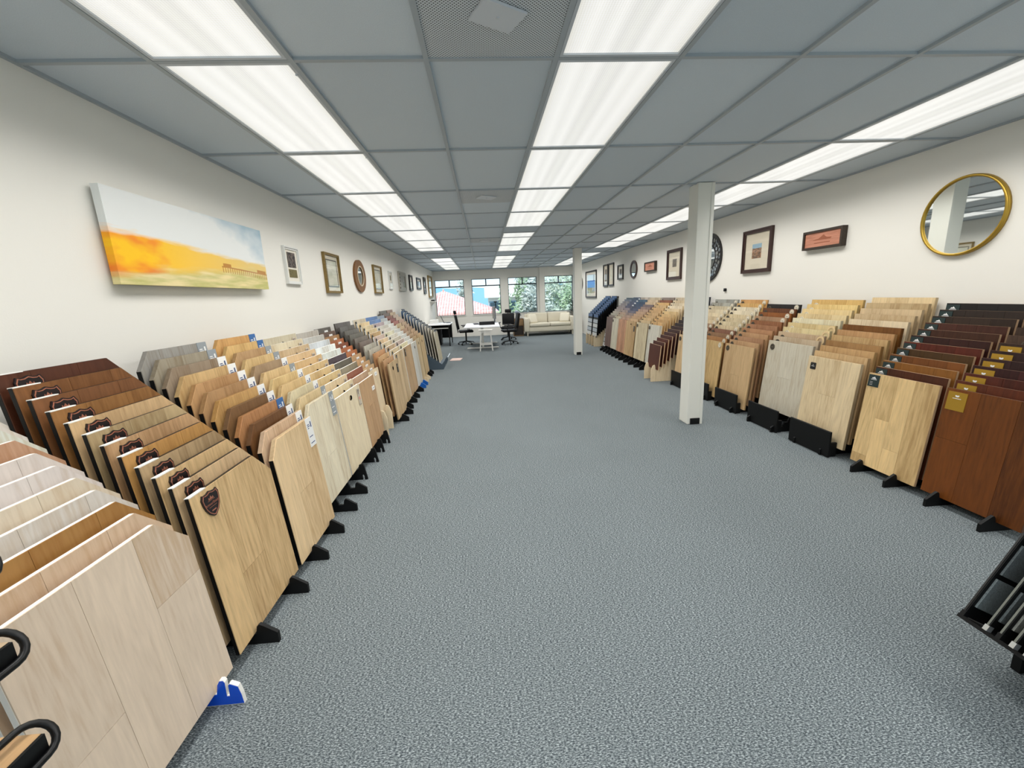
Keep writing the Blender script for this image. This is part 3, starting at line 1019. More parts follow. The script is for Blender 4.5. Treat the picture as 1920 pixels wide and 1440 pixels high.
for i, c in enumerate(pagecol):
    x = -1.3+.22-.064*i; z = .16+.047*i
    p = G()
    hh = .70
    po = []
    for a in range(5):
        an = a*PI/8
        po.append((.33-.09+.09*math.cos(an), hh-.09+.09*math.sin(an)))
    po2 = [(-a, b) for a, b in reversed(po)]
    poly = [(-.33, 0), (.33, 0)]+po+po2
    m = obj('sample_page', p.prism(poly, -.006, .006, 'y').mesh('sample_page', plain('page_%d' % i, c, .5, var=.12, bscale=30)), None, (x, 9.85, z), (-math.radians(7), 0, PI/2))
    obj('page_edge', G().tube([(q[0]*1.006, 0, q[1]*1.004) for q in poly], .0085, 6, closed=True).mesh('page_edge', plain('page_edge', (206, 200, 186), .5)), m)
    obj('pull_tab', G().box(-.10, -.04, -.012, .012, hh-.01, hh+.035).box(.10, .16, -.012, .012, hh-.01, hh+.03).mesh('pull_tab', plain('tab_%d' % (i > 5), (60, 70, 84) if i < 6 else (36, 58, 84), .5)), m)
    tag(m, 'round-cornered %s sample page, %s from the aisle in the grey page rack' % (colour_name(c), ordn[i]), 'sample page', 'pages in the grey page rack')
# loose floor sample
b = obj('floor_sample', G().box(-.14, .14, -.2, .2, 0, .012).mesh('floor_sample', plain('pinkish_sample', (222, 190, 178), .5)), None, (-.80, 10.95, 0), (0, 0, -.12))
tag(b, 'pale pink floor sample lying flat on the carpet', 'floor sample')

# ---- near-left tower of sloping boards with loop handles
tw = empty('sample_tower', (-1.4, .15, 0))
tag(tw, 'black tower rack carrying sloping boards with loop handles', 'display rack')
for q in (-.5, .38):
    obj('upright', G().box(-.45, -.40, q, q+.03, 0, 1.62).mesh('upright', BLACK), tw)
obj('foot_frame', G().box(-.45, .35, -.5, -.47, 0, .04).box(-.45, .35, .38, .41, 0, .04).mesh('foot_frame', BLACK), tw)
for k, z in enumerate((.80, 1.0, 1.165, 1.33)):
    obj('bracket', G().box(-.42, .40, .30, .33, z+.01, z+.03).box(-.42, .40, -.42, -.39, z+.01, z+.03).mesh('bracket', BLACK), tw)
for k, (z, c) in enumerate(((.80, (196, 150, 88)), (1.0, (214, 184, 140)), (1.165, (206, 176, 136)))):
    w_, dp = 1.05, .5
    bo = obj('handled_board', G().box(-w_, 0, -dp, 0, 0, .008).mesh('handled_board', wood(c, along='X')), None, (0, 0, 0))
    mt = Matrix.Translation((-.875, .70, z+.034)) @ Matrix.Rotation(math.radians(90), 4, 'Z') @ Matrix.Rotation(math.radians(0), 4, 'X')
    bo.location = (-.858, .668, z+.046)
    bo.rotation_euler = (0, 0, PI/2)
    bo.data.transform(Matrix.Scale(-1, 4, (0, 1, 0)))
    bo.data.flip_normals()
    obj('black_edge', G().box(-w_, 0, -.006, .0, -.034, .0075).mesh('black_edge', BLACKP), bo)
    arc = [(-.45, -.014, -.028)]+[(-.012+.034*math.sin(a), -.014+.022*(1-math.cos(a)), -.028+.027*(1-math.cos(a))) for a in [PI*q/10 for q in range(11)]]+[(-.07, .031, .028)]
    obj('loop_handle', G().tube(arc, .0066, 10).mesh('loop_handle', BLACKP, True), bo)
    tag(bo, '%s board with a black edge and loop handle, %s shelf up in the tower' % (colour_name(c), ordn[k]), 'sample board', 'loop-handled boards in the tower rack')

# ---- right wall, from the camera towards the windows
R1 = [(108, 58, 15), (88, 40, 20), (82, 34, 22), (62, 28, 28), (52, 28, 28), (48, 28, 26), (54, 36, 28), (74, 54, 42), (66, 48, 38), (40, 34, 30), (34, 30, 28), (30, 28, 28)]
unit(1, 2.045, 2.635, 3.19, R1, 'gold-tag rack', 'black slotted rack holding dark boards with gold tags', BLACK, plank=planks3({0: [.42]}, (-.09, .12)), contrast=.62,
     tagf=lambda i, w: (('gold', -w/2+.075, .085),) if i < 7 else (('dark_disc', -w/2+.12, .06),), edge=plain('dark_ply', (92, 62, 44), .6), tonev=.6)
R2 = [(226, 186, 112), (78, 38, 18), (134, 84, 24), (118, 68, 24), (72, 48, 20), (90, 34, 20), (52, 22, 18), (68, 38, 24), (72, 38, 28), (48, 34, 26), (42, 32, 27), (28, 25, 25)]
unit(1, 2.675, 3.23, 3.18, R2, 'green-tag rack', 'black slotted rack holding boards with dark green mountain tags', BLACK,
     plank=planks3({0: [.08], 1: [.42], 2: [.20, ]}, (-.14, -.02, .11)), contrast=.36, tagf=lambda i, w: (('green', -w/2+.055, .062),), edge=wood((176, 138, 96), contrast=.15), tonev=.6)
R3 = [(226, 198, 146), (206, 166, 104), (196, 150, 82), (164, 120, 62), (196, 156, 88), (190, 140, 76), (120, 76, 28), (216, 192, 148), (196, 166, 116), (200, 170, 120), (186, 156, 102), (216, 186, 128)]
unit(1, 3.36, 3.95, 3.22, R3, 'square-tag rack', 'black rack with a deep front panel holding square-tag boards', BLACK, zlow=.085, h=.80, t=.024,
     plank=planks3({1: [.45]}, (-.10, .10)), tagf=lambda i, w: (('blacksq', -w/2+.075, .095),), panel=(.252, .51, -.10), contrast=.24)
R4 = [(206, 196, 172), (190, 166, 132), (196, 166, 126), (214, 194, 132), (206, 180, 116), (216, 206, 166), (216, 190, 130), (220, 190, 120), (224, 190, 102), (214, 170, 72)]
unit(1, 4.03, 4.70, 3.21, R4, 'whitewashed-front rack', 'black rack with two empty front slots and a front panel', BLACK, s0=2, zlow=.06, h=.80, t=.024,
     plank=planks3({1: [.40]}, (-.10, .12)), tagf=lambda i, w: (('dark_disc' if i < 3 else 'pale_disc', -w/2+.075, .072),)+((('ring', w/2-.04, .055),) if i in (2, 3, 4) else ()), panel=(.25, .51, -.08), contrast=.2, dx=.054)
R5 = [(206, 166, 106), (196, 150, 94), (180, 130, 84), (190, 140, 84), (180, 126, 76), (170, 116, 74), (150, 96, 56), (166, 126, 86), (146, 86, 32), (110, 66, 36), (42, 37, 36)]
unit(1, 4.82, 5.42, 3.22, R5, 'round-tag oak rack', 'black rack of oak boards with round tags and low front panel', BLACK, h=.79, zlow=.06,
     plank=planks3({1: [.40], 0: []}, (-.10, .10)), tagf=lambda i, w: (('dark_disc', -w/2+.06, .06), )+((('pale_disc', w/2-.06, .04),) if i > 6 else ()), panel=(.25, .50, -.08), contrast=.26)
R6 = [(206, 166, 92), (170, 116, 56), (156, 114, 74), (140, 94, 70), (216, 192, 142), (214, 196, 150), (212, 192, 146), (206, 184, 136), (216, 200, 164), (218, 202, 166), (210, 160, 66), (204, 146, 56)]
unit(1, 5.50, 6.10, 3.22, R6, 'honey pale-disc rack behind pillar', 'black rack of honey boards with pale discs behind the pillar', BLACK, h=.79, zlow=.06, band=.2,
     tagf=lambda i, w: (('dark_disc', -w/2+.06, .06), ('pale_disc', w/2-.06, .045)), panel=(.25, .50, -.08))
R7 = [(214, 178, 122), (196, 160, 106), (176, 140, 100), (142, 100, 74), (168, 130, 92), (214, 190, 142), (212, 188, 142), (214, 194, 150), (216, 198, 158), (206, 190, 150), (160, 158, 144), (150, 150, 140)]
unit(1, 6.16, 6.80, 3.22, R7, 'light pale-disc panelled rack', 'black panelled rack of pale boards beside the small red-brown boards', BLACK, h=.79, zlow=.06, band=.2,
     tagf=lambda i, w: (('dark_disc', -w/2+.06, .07), ('pale_disc', w/2-.06, .045)), panel=(.25, .50, -.08))
R8 = [(92, 44, 27), (82, 38, 27), (94, 44, 29), (84, 40, 28), (74, 36, 32), (66, 36, 32), (58, 34, 32), (48, 34, 36), (44, 34, 38), (46, 36, 36)]
unit(1, 6.92, 7.40, 2.99, R8, 'cream rack of red-brown boards', 'cream plywood rack holding small red-brown boards', CREAMWOOD, zlow=.215, h=.43, style='tall', foot=.09, band=.09, contrast=.25,
     edge=wood((196, 160, 118), contrast=.12), dx=.066, dz=.050, wall=.64, inset=.09)
for i, (x, z, c, hh) in enumerate(((3.69, .80, (120, 62, 50), .46), (3.76, .90, (40, 40, 52), .46), (3.82, .98, (36, 38, 50), .46))):
    make_board(1, 6.92, 7.40, x, z, hh, c, label='%s board leaning high at the wall end of the cream rack' % ('red-brown' if i == 0 else 'near-black' if i == 1 else 'navy-black'), group='tall boards at the wall end of the cream rack', tags=(('smallwhite', -.17, .12),), band=.09)
fb = obj('riser_box', G().rbox(3.65, 3.93, 6.95, 7.37, 0, .80, .004, seg=1).box(3.735, 3.93, 6.95, 7.37, .80, .90).box(3.80, 3.93, 6.95, 7.37, .90, .98).mesh('riser_box', BLACK))
tag(fb, 'black stepped riser box behind the small red-brown boards', 'riser box')
R9 = [(206, 200, 182), (210, 166, 92), (206, 160, 84), (208, 164, 88), (204, 166, 96), (210, 176, 106), (214, 190, 140), (220, 204, 170), (212, 196, 160), (206, 184, 140), (190, 172, 140)]
unit(1, 7.62, 8.25, 3.22, R9, 'honey rack beside cream rack', 'black rack of honey boards beside the cream plywood rack', BLACK, h=.79, zlow=.085, s0=1, band=.2, edge=wood((218, 186, 124), contrast=.12), tagf=lambda i, w: (('dark_disc', -w/2+.06, .07),))
R10 = [(216, 198, 154), (206, 176, 120), (208, 170, 104), (206, 164, 96), (208, 166, 98), (206, 162, 92), (206, 160, 90), (204, 164, 96), (212, 166, 80), (140, 84, 52), (134, 116, 104)]
unit(1, 8.31, 8.92, 3.22, R10, 'beige-front oval-tag rack', 'black rack with a beige front board and oval dark tags', BLACK, h=.79, zlow=.085, s0=1, band=.2, tagf=lambda i, w: (('dark_disc', -w/2+.06, .07),))
R11 = [(206, 164, 98), (208, 168, 112), (196, 152, 100), (196, 154, 108), (188, 148, 108), (178, 140, 110), (150, 122, 108), (116, 98, 98), (208, 176, 130), (206, 178, 136), (196, 178, 142)]
unit(1, 8.98, 9.58, 3.22, R11, 'slotted-handle rack', 'black rack of yellow oak boards with slot-shaped hand holes', BLACK, h=.79, zlow=.085, s0=1, band=.2,
     hole=(.02, .79-.07, .05, .016), tagf=lambda i, w: (('darkrect', w/2-.06, .16),) if i == 0 else ())
R12 = [(204, 140, 92), (196, 150, 116), (176, 140, 112), (150, 128, 118), (110, 106, 120), (76, 82, 110), (70, 78, 104), (58, 76, 104), (54, 78, 110), (64, 92, 112), (186, 170, 150)]
unit(1, 9.64, 10.2, 3.24, R12, 'knotty-front rack', 'black rack with a knotty orange front board', BLACK, h=.79, zlow=.085, s0=1, band=.18, contrast=.5)
R13 = [(208, 198, 170), (206, 190, 152), (190, 164, 130), (196, 160, 128), (176, 150, 138), (150, 132, 136), (90, 88, 112), (78, 82, 110), (76, 84, 112), (70, 86, 110), (66, 84, 104)]
unit(1, 10.25, 10.76, 3.26, R13, 'pale-front blue-backed rack', 'black rack with a pale front board and blue boards behind', BLACK, h=.79, zlow=.085, s0=1, band=.17, tagf=lambda i, w: (('dark_disc', -w/2+.06, .07),) if i < 7 else (('smallwhite', w/2-.08, .05),))
R14 = [(116, 86, 76), (150, 130, 112), (188, 180, 156), (184, 172, 150), (176, 158, 146), (170, 150, 146), (164, 148, 146), (150, 140, 140), (140, 136, 140), (110, 120, 136), (70, 92, 104)]
unit(1, 10.81, 11.36, 3.28, R14, 'brown-front grey rack', 'black rack with a dark brown front board and grey boards behind', BLACK, h=.79, zlow=.085, s0=1, band=.16)

# ---- right wall far end: black chip boards
CHIPC = [(206, 206, 204), (190, 196, 200), (214, 208, 194), (178, 184, 190), (200, 190, 172), (222, 214, 196)]


def chip_board(x, y0, y1, z, h, nrow, ncol, label, group, blue=False, tiltd=8, side=1):
    w = y1-y0
    o = obj('chip_board', G().box(-w/2, w/2, 0, .012, 0, h).mesh('chip_board', BLACK), None, (x, (y0+y1)/2, z), (-math.radians(tiltd), 0, -PI/2*side))
    if nrow:
        cw = w/ncol
        chh = (h-.16)/nrow
        for r in range(nrow):
            for q in range(ncol):
                a = -w/2+cw*q+.014; zz = .02+chh*r
                c_ = CHIPC[(r*3+q) % len(CHIPC)]
                obj('chip', G().box(a, a+cw-.028, -.008, .001, zz, zz+chh-.022).mesh('chip', plain('chip_%d' % ((r*3+q) % len(CHIPC)), c_, .5, var=.15, bscale=60)), o)
    if blue:
        obj('header_strip', G().box(-w/2+.01, w/2-.01, -.005, .0005, h-.10, h-.01).mesh('header_strip', plain('blue_header', (44, 84, 132), .45, var=.45, bscale=45)), o)
    tag(o, label, 'chip board', group)
    return o


cr = make_rack(1, 12.05, 12.55, 3.30, 12, .28, 'cream plywood rack holding black chip boards with blue headers', CREAMWOOD, 'tall', .06, .60, .10)
for i in range(11):
    chip_board(3.30+DX*i, 12.05, 12.55, .285+DZ*i, .68, 4 if i == 0 else 0, 1 if i == 0 else 1, 'black chip board with a blue header, %s from the aisle beside the tile board' % ordn[i], 'black chip boards', True, 5)
cr2 = make_rack(1, 12.68, 13.2, 3.30, 12, .28, 'cream plywood rack at the far end of the chip boards', CREAMWOOD, 'tall', .06, .60, .10)
for i in range(11):
    chip_board(3.30+DX*i, 12.68, 13.2, .285+DZ*i, .68, 4 if i == 0 else 0, 1, 'black chip board with a blue header, %s from the aisle in the far rack' % ordn[i], 'black chip boards', True, 5)
st = empty('easel_frame', (3.52, 11.72, 0))
tag(st, 'low black easel behind the board of pale tiles', 'easel')
obj('back_leg', G().tube([(.24, -.2, .008), (.10, -.2, .6)], .012).mesh('back_leg', BLACK), st)
obj('back_leg', G().tube([(.24, .2, .008), (.10, .2, .6)], .012).mesh('back_leg', BLACK), st)
obj('ledge', G().box(-.10, .25, -.26, .26, 0, .03).mesh('ledge', BLACK), st)
chip_board(3.46, 11.46, 11.98, .03, .96, 6, 1, 'leaning black board with six pale tile chips beside the brown-front rack', None, False, 11)

# ---- near-right black page rack with grey carpet chips
pr_ = empty('chip_rack', (1.81, 1.0, 0))
tag(pr_, 'black sloping tray on legs under the slanted carpet chip boards', 'display rack')
AN = math.radians(29)
obj('sloping_tray', G().box(.03, .60, -.15, .30, -.018, -.003, Matrix.Translation((0, 0, .305)) @ Matrix.Rotation(AN, 4, 'Y')).mesh('sloping_tray', BLACK), pr_)
for yy in (-.12, .26):
    obj('leg', G().box(.30, .33, yy, yy+.03, 0, .14).mesh('leg', BLACK), pr_)
for i in range(7):
    y = 1.27-.04*i-(.035 if i else 0)
    o = obj('chip_board', G().box(0, .55, -.005, .005, 0, 1.0).mesh('chip_board', BLACK), None, (1.81, y, .307), (0, AN, 0))
    for r in range(6):
        obj('carpet_chip', G().box(.016, .15, -.012, -.004, .05+.155*r, .05+.155*r+.135).mesh('carpet_chip', plain('grey_carpet_chip_%d' % ((i+r) % 3), ((112, 122, 124), (92, 100, 102), (128, 130, 124))[(i+r) % 3], .9, bump=.8, bscale=150, var=.5)), o)
    obj('edge_strip', G().box(-.002, .0, -.0015, .0045, 0.02, .99).mesh('edge_strip', plain('edge_strip_%d' % (i > 0), (16, 16, 16) if i == 0 else (104, 106, 98), .5)), o)
    obj('corner_clip', G().box(-.004, .02, -.007, .007, -.002, .02).mesh('corner_clip', plain('clip_metal', (190, 194, 196), .3, .7) if i in (1, 3, 4) else BLACK), o)
    tag(o, 'slanted black board of grey carpet chips, %s counted from the gold-tag rack' % ordn[i], 'chip board', 'slanted carpet chip boards')
# ------------------------------------------------------------------ wall art
def wallthing(side, y, z, name):
    """empty on a wall: local x to the viewer's right, local -y out of the wall, z up"""
    return empty(name, (XL if side < 0 else XR, y, z), (0, 0, PI/2 if side < 0 else -PI/2))


def rect(a, b, c, d):
    return [(a, c), (b, c), (b, d), (a, d)]


GLASSM = None


def glass_front():
    m, n, l, b = newmat('picture_glass')
    out = n['Material Output']
    tr = n.new('ShaderNodeBsdfTransparent')
    gl = n.new('ShaderNodeBsdfGlossy'); gl.inputs['Roughness'].default_value = .03
    fr = n.new('ShaderNodeFresnel'); fr.inputs[0].default_value = 1.6
    mx = n.new('ShaderNodeMixShader')
    ge = n.new('ShaderNodeNewGeometry')
    iv = n.new('ShaderNodeMath'); iv.operation = 'SUBTRACT'; iv.inputs[0].default_value = 1; l.new(ge.outputs['Backfacing'], iv.inputs[1])
    fm = n.new('ShaderNodeMath'); fm.operation = 'MULTIPLY'; l.new(fr.outputs[0], fm.inputs[0]); l.new(iv.outputs[0], fm.inputs[1])
    l.new(fm.outputs[0], mx.inputs[0]); l.new(tr.outputs[0], mx.inputs[1]); l.new(gl.outputs[0], mx.inputs[2])
    l.new(mx.outputs[0], out.inputs[0]); n.remove(b)
    return m


GLASSM = glass_front()


def picture(name, cols, seed=0, scale=6, horiz=True):
    """flat print: soft bands and patches of the given colours"""
    m, n, l, b = newmat(name)
    t = n.new('ShaderNodeTexCoord')
    mp = n.new('ShaderNodeMapping'); mp.inputs['Location'].default_value = (seed*3.7, seed*1.3, seed*2.1)
    mp.inputs['Scale'].default_value = (scale*.6, 1, scale) if horiz else (scale, 1, scale)
    l.new(t.outputs['Object'], mp.inputs[0])
    no = n.new('ShaderNodeTexNoise'); no.inputs['Scale'].default_value = 1.6; no.inputs['Detail'].default_value = 5
    l.new(mp.outputs[0], no.inputs[0])
    cr_ = n.new('ShaderNodeValToRGB')
    e = cr_.color_ramp.elements
    k = len(cols)
    e[0].position = .32; e[0].color = lin(cols[0])+(1,)
    e[1].position = .68; e[1].color = lin(cols[-1])+(1,)
    for i in range(1, k-1):
        q = e.new(.32+.36*i/(k-1)); q.color = lin(cols[i])+(1,)
    l.new(no.outputs[0], cr_.inputs[0]); l.new(cr_.outputs[0], b.inputs['Base Color'])
    b.inputs['Roughness'].default_value = .6
    return m


def frame(side, ya, yb, za, zb_, fw, depth, fmat, matcol, pics, label, cat='picture frame', inner=None, glass=True, group=None):
    """pics: list of (x0,x1,z0,z1 as fractions of the opening, material)"""
    w, h = abs(yb-ya), zb_-za
    o = wallthing(side, (ya+yb)/2, (za+zb_)/2, 'picture_frame')
    obj('moulding', G().ring(rect(-w/2, w/2, -h/2, h/2), rect(-w/2+fw, w/2-fw, -h/2+fw, h/2-fw), -depth, 0, 'y').ring(rect(-w/2, w/2, -h/2, h/2), rect(-w/2+fw*.45, w/2-fw*.45, -h/2+fw*.45, h/2-fw*.45), -depth-.008, -depth, 'y').mesh('moulding', fmat), o)
    a, b = w/2-fw, h/2-fw
    obj('mat_board', G().box(-a, a, -.012, 0, -b, b).mesh('mat_board', matcol), o)
    if inner:
        ii, im = inner
        obj('inner_border', G().ring(rect(-a+ii, a-ii, -b+ii, b-ii), rect(-a+ii+.014, a-ii-.014, -b+ii+.014, b-ii-.014), -.0155, -.012, 'y').mesh('inner_border', im), o)
    for (x0, x1, z0, z1, pm) in pics:
        obj('print', G().box(-a+2*a*x0, -a+2*a*x1, -.0145, -.012, -b+2*b*z0, -b+2*b*z1).mesh('print', pm), o)
    if glass:
        obj('glass', G().box(-a, a, -.021, -.019, -b, b).mesh('glass', GLASSM), o)
    tag(o, label, cat, group)
    return o


MATW = plain('mat_white', (228, 222, 208), .7)
MATC = plain('mat_cream', (218, 208, 186), .7)
DWOOD = plain('dark_frame', (58, 34, 28), .35)
BFRAME = plain('black_frame', (28, 25, 25), .35)
OLDGOLD = plain('old_gold', (140, 116, 66), .45, .35, var=.35, bscale=60)
# big canvas
pw_, ph_ = 1.57, .505
cv = wallthing(-1, 3.205, 2.009, 'canvas_painting')
cv.location.x += .022


def canvas_mat():
    m, n, l, b = newmat('painted_canvas')
    t = n.new('ShaderNodeTexCoord')
    sx = n.new('ShaderNodeSeparateXYZ'); l.new(t.outputs['Object'], sx.inputs[0])

    def mapr(src, a, b_, c_=0, d_=1):
        q = n.new('ShaderNodeMapRange'); q.inputs[1].default_value = a; q.inputs[2].default_value = b_
        q.inputs[3].default_value = c_; q.inputs[4].default_value = d_
        l.new(src, q.inputs[0]); return q.outputs[0]

    def mix(f, a, b_):
        q = n.new('ShaderNodeMix'); q.data_type = 'RGBA'
        if isinstance(f, float):
            q.inputs[0].default_value = f
        else:
            l.new(f, q.inputs[0])
        for s_, v in ((6, a), (7, b_)):
            if isinstance(v, tuple):
                q.inputs[s_].default_value = lin(v)+(1,)
            else:
                l.new(v, q.inputs[s_])
        return q.outputs[2]

    def math_(op, a, b_):
        q = n.new('ShaderNodeMath'); q.operation = op
        for s_, v in ((0, a), (1, b_)):
            if isinstance(v, (int, float)):
                q.inputs[s_].default_value = v
            else:
                l.new(v, q.inputs[s_])
        return q.outputs[0]
    X, Z = sx.outputs['X'], sx.outputs['Z']
    mp = n.new('ShaderNodeMapping'); mp.inputs['Scale'].default_value = (1.2, 1, 9); l.new(t.outputs['Object'], mp.inputs[0])
    st_ = n.new('ShaderNodeTexNoise'); st_.inputs['Scale'].default_value = 3; st_.inputs['Detail'].default_value = 5; l.new(mp.outputs[0], st_.inputs[0])
    mp2 = n.new('ShaderNodeMapping'); mp2.inputs['Scale'].default_value = (2.2, 1, 4.5); mp2.inputs['Location'].default_value = (3.3, 0, 1.2); l.new(t.outputs['Object'], mp2.inputs[0])
    bl = n.new('ShaderNodeTexNoise'); bl.inputs['Scale'].default_value = 1.5; bl.inputs['Detail'].default_value = 3; l.new(mp2.outputs[0], bl.inputs[0])
    sn = math_('SUBTRACT', st_.outputs[0], .5)
    bn = math_('SUBTRACT', bl.outputs[0], .5)
    # sky: white to blue towards the upper right
    fs = math_('ADD', math_('ADD', mapr(X, -.2, .85, 0, .75), mapr(Z, -.02, .26, 0, .45)), math_('MULTIPLY', bn, 1.1))
    sky = mix(mapr(fs, .55, 1.35), (226, 228, 226), (122, 164, 186))
    # yellow ground, slanting horizon
    zz = math_('ADD', Z, math_('MULTIPLY', sn, .09))
    hz = mapr(X, -.8, .8, .045, -.05)
    dlt = math_('SUBTRACT', hz, zz)
    land = mix(mapr(X, -.55, .55), (252, 196, 10), (226, 196, 120))
    fo = math_('ADD', math_('MULTIPLY', bn, 3.2), mapr(X, -.75, .1, .95, -.4))
    land = mix(mapr(fo, .5, 1.25), land, (240, 128, 30))
    sand = mix(mapr(sn, -.15, .15), (190, 186, 116), (232, 214, 160))
    land = mix(mapr(math_('ADD', dlt, math_('ADD', math_('MULTIPLY', sn, .2), mapr(X, -.8, .6, -.13, .05))), .08, .14), land, sand)
    col = mix(mapr(dlt, -.012, .02), sky, land)
    # pier deck and posts towards the right
    pz = mapr(X, .2, .78, -.098, -.128)
    dd = math_('ABSOLUTE', math_('SUBTRACT', Z, pz), 0)
    onx = math_('GREATER_THAN', X, .14)
    deck = math_('MULTIPLY', math_('LESS_THAN', dd, .005), onx)
    fr_ = math_('FRACT', math_('MULTIPLY', X, 34), 0)
    post = math_('MULTIPLY', math_('MULTIPLY', math_('LESS_THAN', fr_, .3), math_('LESS_THAN', math_('ABSOLUTE', math_('SUBTRACT', math_('SUBTRACT', pz, Z), .02), 0), .022)), onx)
    hut = math_('MULTIPLY', math_('LESS_THAN', math_('ABSOLUTE', math_('SUBTRACT', X, .21), 0), .05), math_('LESS_THAN', math_('ABSOLUTE', math_('SUBTRACT', math_('SUBTRACT', Z, pz), .014), 0), .012))
    hut2 = math_('MULTIPLY', math_('LESS_THAN', math_('ABSOLUTE', math_('SUBTRACT', X, .70), 0), .07), math_('LESS_THAN', math_('ABSOLUTE', math_('SUBTRACT', math_('SUBTRACT', Z, pz), .016), 0), .012))
    pm = math_('MULTIPLY', math_('MAXIMUM', math_('MAXIMUM', deck, post), math_('MAXIMUM', hut, hut2)), .75)
    col = mix(pm, col, (168, 96, 28))
    l.new(col, b.inputs['Base Color'])
    b.inputs['Roughness'].default_value = .7
    return m


obj('canvas', G().box(-pw_/2, pw_/2, -.04, 0, -ph_/2, ph_/2).mesh('canvas', canvas_mat()), cv)
tag(cv, 'long canvas of a yellow beach with a pier under white and blue sky', 'painting')
# left wall row
PH1 = picture('old_portrait', [(24, 22, 22), (50, 44, 40), (120, 106, 96), (46, 60, 66)], 1, 16, False)
PH2 = picture('old_meadow', [(70, 62, 34), (120, 108, 64), (86, 84, 50)], 2, 30, False)
frame(-1, 4.49, 4.82, 1.822, 2.20, .03, .022, plain('white_frame', (222, 222, 218), .4), MATW, [(.16, .84, .44, .92, PH1), (.16, .84, .12, .38, PH2)], 'white framed pair of small dark prints beside the beach canvas', glass=False)
PV = picture('pale_view', [(206, 204, 180), (218, 216, 200), (196, 198, 176)], 3, 5)
frame(-1, 5.56, 6.11, 1.74, 2.25, .028, .03, OLDGOLD, MATC, [(.17, .83, .15, .85, PV)], 'old-gold framed pale print between white frame and brown oval mirror', inner=(.05, plain('dark_line', (70, 66, 52), .5)))
ov = wallthing(-1, 7.09, 2.02, 'oval_mirror')
obj('rim', G().ring(oval(0, 0, .305, .255, 32), oval(0, 0, .165, .155, 32), -.03, 0, 'y').mesh('rim', wood((128, 84, 38), contrast=.25)), ov)
obj('bead', G().ring(oval(0, 0, .172, .162, 32), oval(0, 0, .155, .145, 32), -.036, -.03, 'y').mesh('bead', plain('pale_bead', (206, 190, 162), .4)), ov)
obj('mirror_plate', G().prism(oval(0, 0, .166, .156, 32), -.02, -.014, 'y').mesh('mirror_plate', MIRROR), ov)
tag(ov, 'oval mirror with a wide brown wooden rim between gold frames', 'mirror')
frame(-1, 7.97, 8.58, 1.755, 2.27, .028, .03, OLDGOLD, MATC, [(.17, .83, .15, .85, PV)], 'old-gold framed pale print next to the small white frame', inner=(.05, plain('dark_line', (70, 66, 52), .5)))
frame(-1, 9.255, 9.575, 1.85, 2.235, .03, .02, plain('white_frame', (222, 222, 218), .4), MATW, [(.3, .72, .5, .82, PH2)], 'small plain white frame next to the studded pale frame')
of = frame(-1, 10.29, 11.17, 1.835, 2.29, .09, .03, plain('silver_frame', (176, 170, 158), .45, .2, var=.3, bscale=40), plain('grey_print', (170, 166, 158), .6), [(.05, .95, .05, .95, picture('grey_view', [(150, 148, 142), (190, 186, 176)], 4, 6))], 'studded pale silver frame around a grey print')
for i in range(5):
    obj('stud', G().cyl((0, 0), .02, 0, .012, 8, mat=Matrix.Translation((-.395, -.038, -.16+.08*i)) @ Matrix.Rotation(PI/2, 4, 'X')).mesh('stud', plain('stud', (120, 112, 100), .4, .4)), of)
frame(-1, 11.76, 12.24, 1.86, 2.28, .05, .03, BFRAME, MATW, [(.25, .75, .25, .75, PV)], 'black framed white print next to the studded silver frame')
frame(-1, 13.05, 13.84, 1.92, 2.265, .05, .03, plain('slate_frame', (64, 72, 80), .4), MATW, [(.2, .8, .2, .8, picture('sea_view', [(150, 176, 190), (206, 214, 214)], 5, 5))], 'wide slate framed pale sea print on the long left wall')
frame(-1, 14.53, 15.0, 1.785, 2.345, .07, .03, BFRAME, plain('dark_print', (46, 46, 44), .5), [(.1, .9, .55, .7, MATW), (.1, .9, .2, .32, MATW)], 'tall narrow black frame with dark print beside the large gold frame')
frame(-1, 15.75, 16.85, 1.66, 2.46, .06, .04, OLDGOLD, MATW, [(.14, .86, .12, .88, picture('garden_view', [(190, 198, 190), (150, 170, 160), (216, 220, 214)], 6, 4))], 'large old-gold frame in the corner by the windows')
sh = wallthing(-1, 16.3, 1.50, 'wall_shelf')
obj('shelf_board', G().box(-.3, .3, -.18, 0, 0, .025).mesh('shelf_board', WHITE), sh)
obj('bracket', G().prism([(-.0, -.15), (-.0, 0), (-.15, 0)], -.2, -.18, 'x').prism([(-.0, -.15), (-.0, 0), (-.15, 0)], .18, .2, 'x').mesh('bracket', WHITE), sh)
tag(sh, 'small white bracket shelf under the large gold frame', 'shelf')
rtr = obj('router_box', G().rbox(-.2, .2, -.16, -.03, .025, .075, .01).mesh('router_box', BLACKP), None, (XL, 16.3, 1.50), (0, 0, PI/2))
obj('lamp_strip', G().box(-.05, .05, -.162, -.16, .045, .052).mesh('lamp_strip', plain('grey_dot', (120, 126, 130), .4)), rtr)
tag(rtr, 'flat black electronics box on the small white wall shelf', 'electronics')

# right wall row
mi = wallthing(1, 3.308, 2.085, 'round_mirror')
pts = [(.302*math.cos(2*PI*i/48), -.026, .302*math.sin(2*PI*i/48)) for i in range(48)]
obj('gold_rim', G().tube(pts, .011, 8, True).ring(oval(0, 0, .313, .313, 48), oval(0, 0, .296, .296, 48), -.024, 0, 'y').mesh('gold_rim', GOLD, True), mi)
obj('mirror_plate', G().prism(oval(0, 0, .299, .299, 48), -.02, -.012, 'y').mesh('mirror_plate', MIRROR), mi)
tag(mi, 'large round mirror with a thin gold rim', 'mirror')


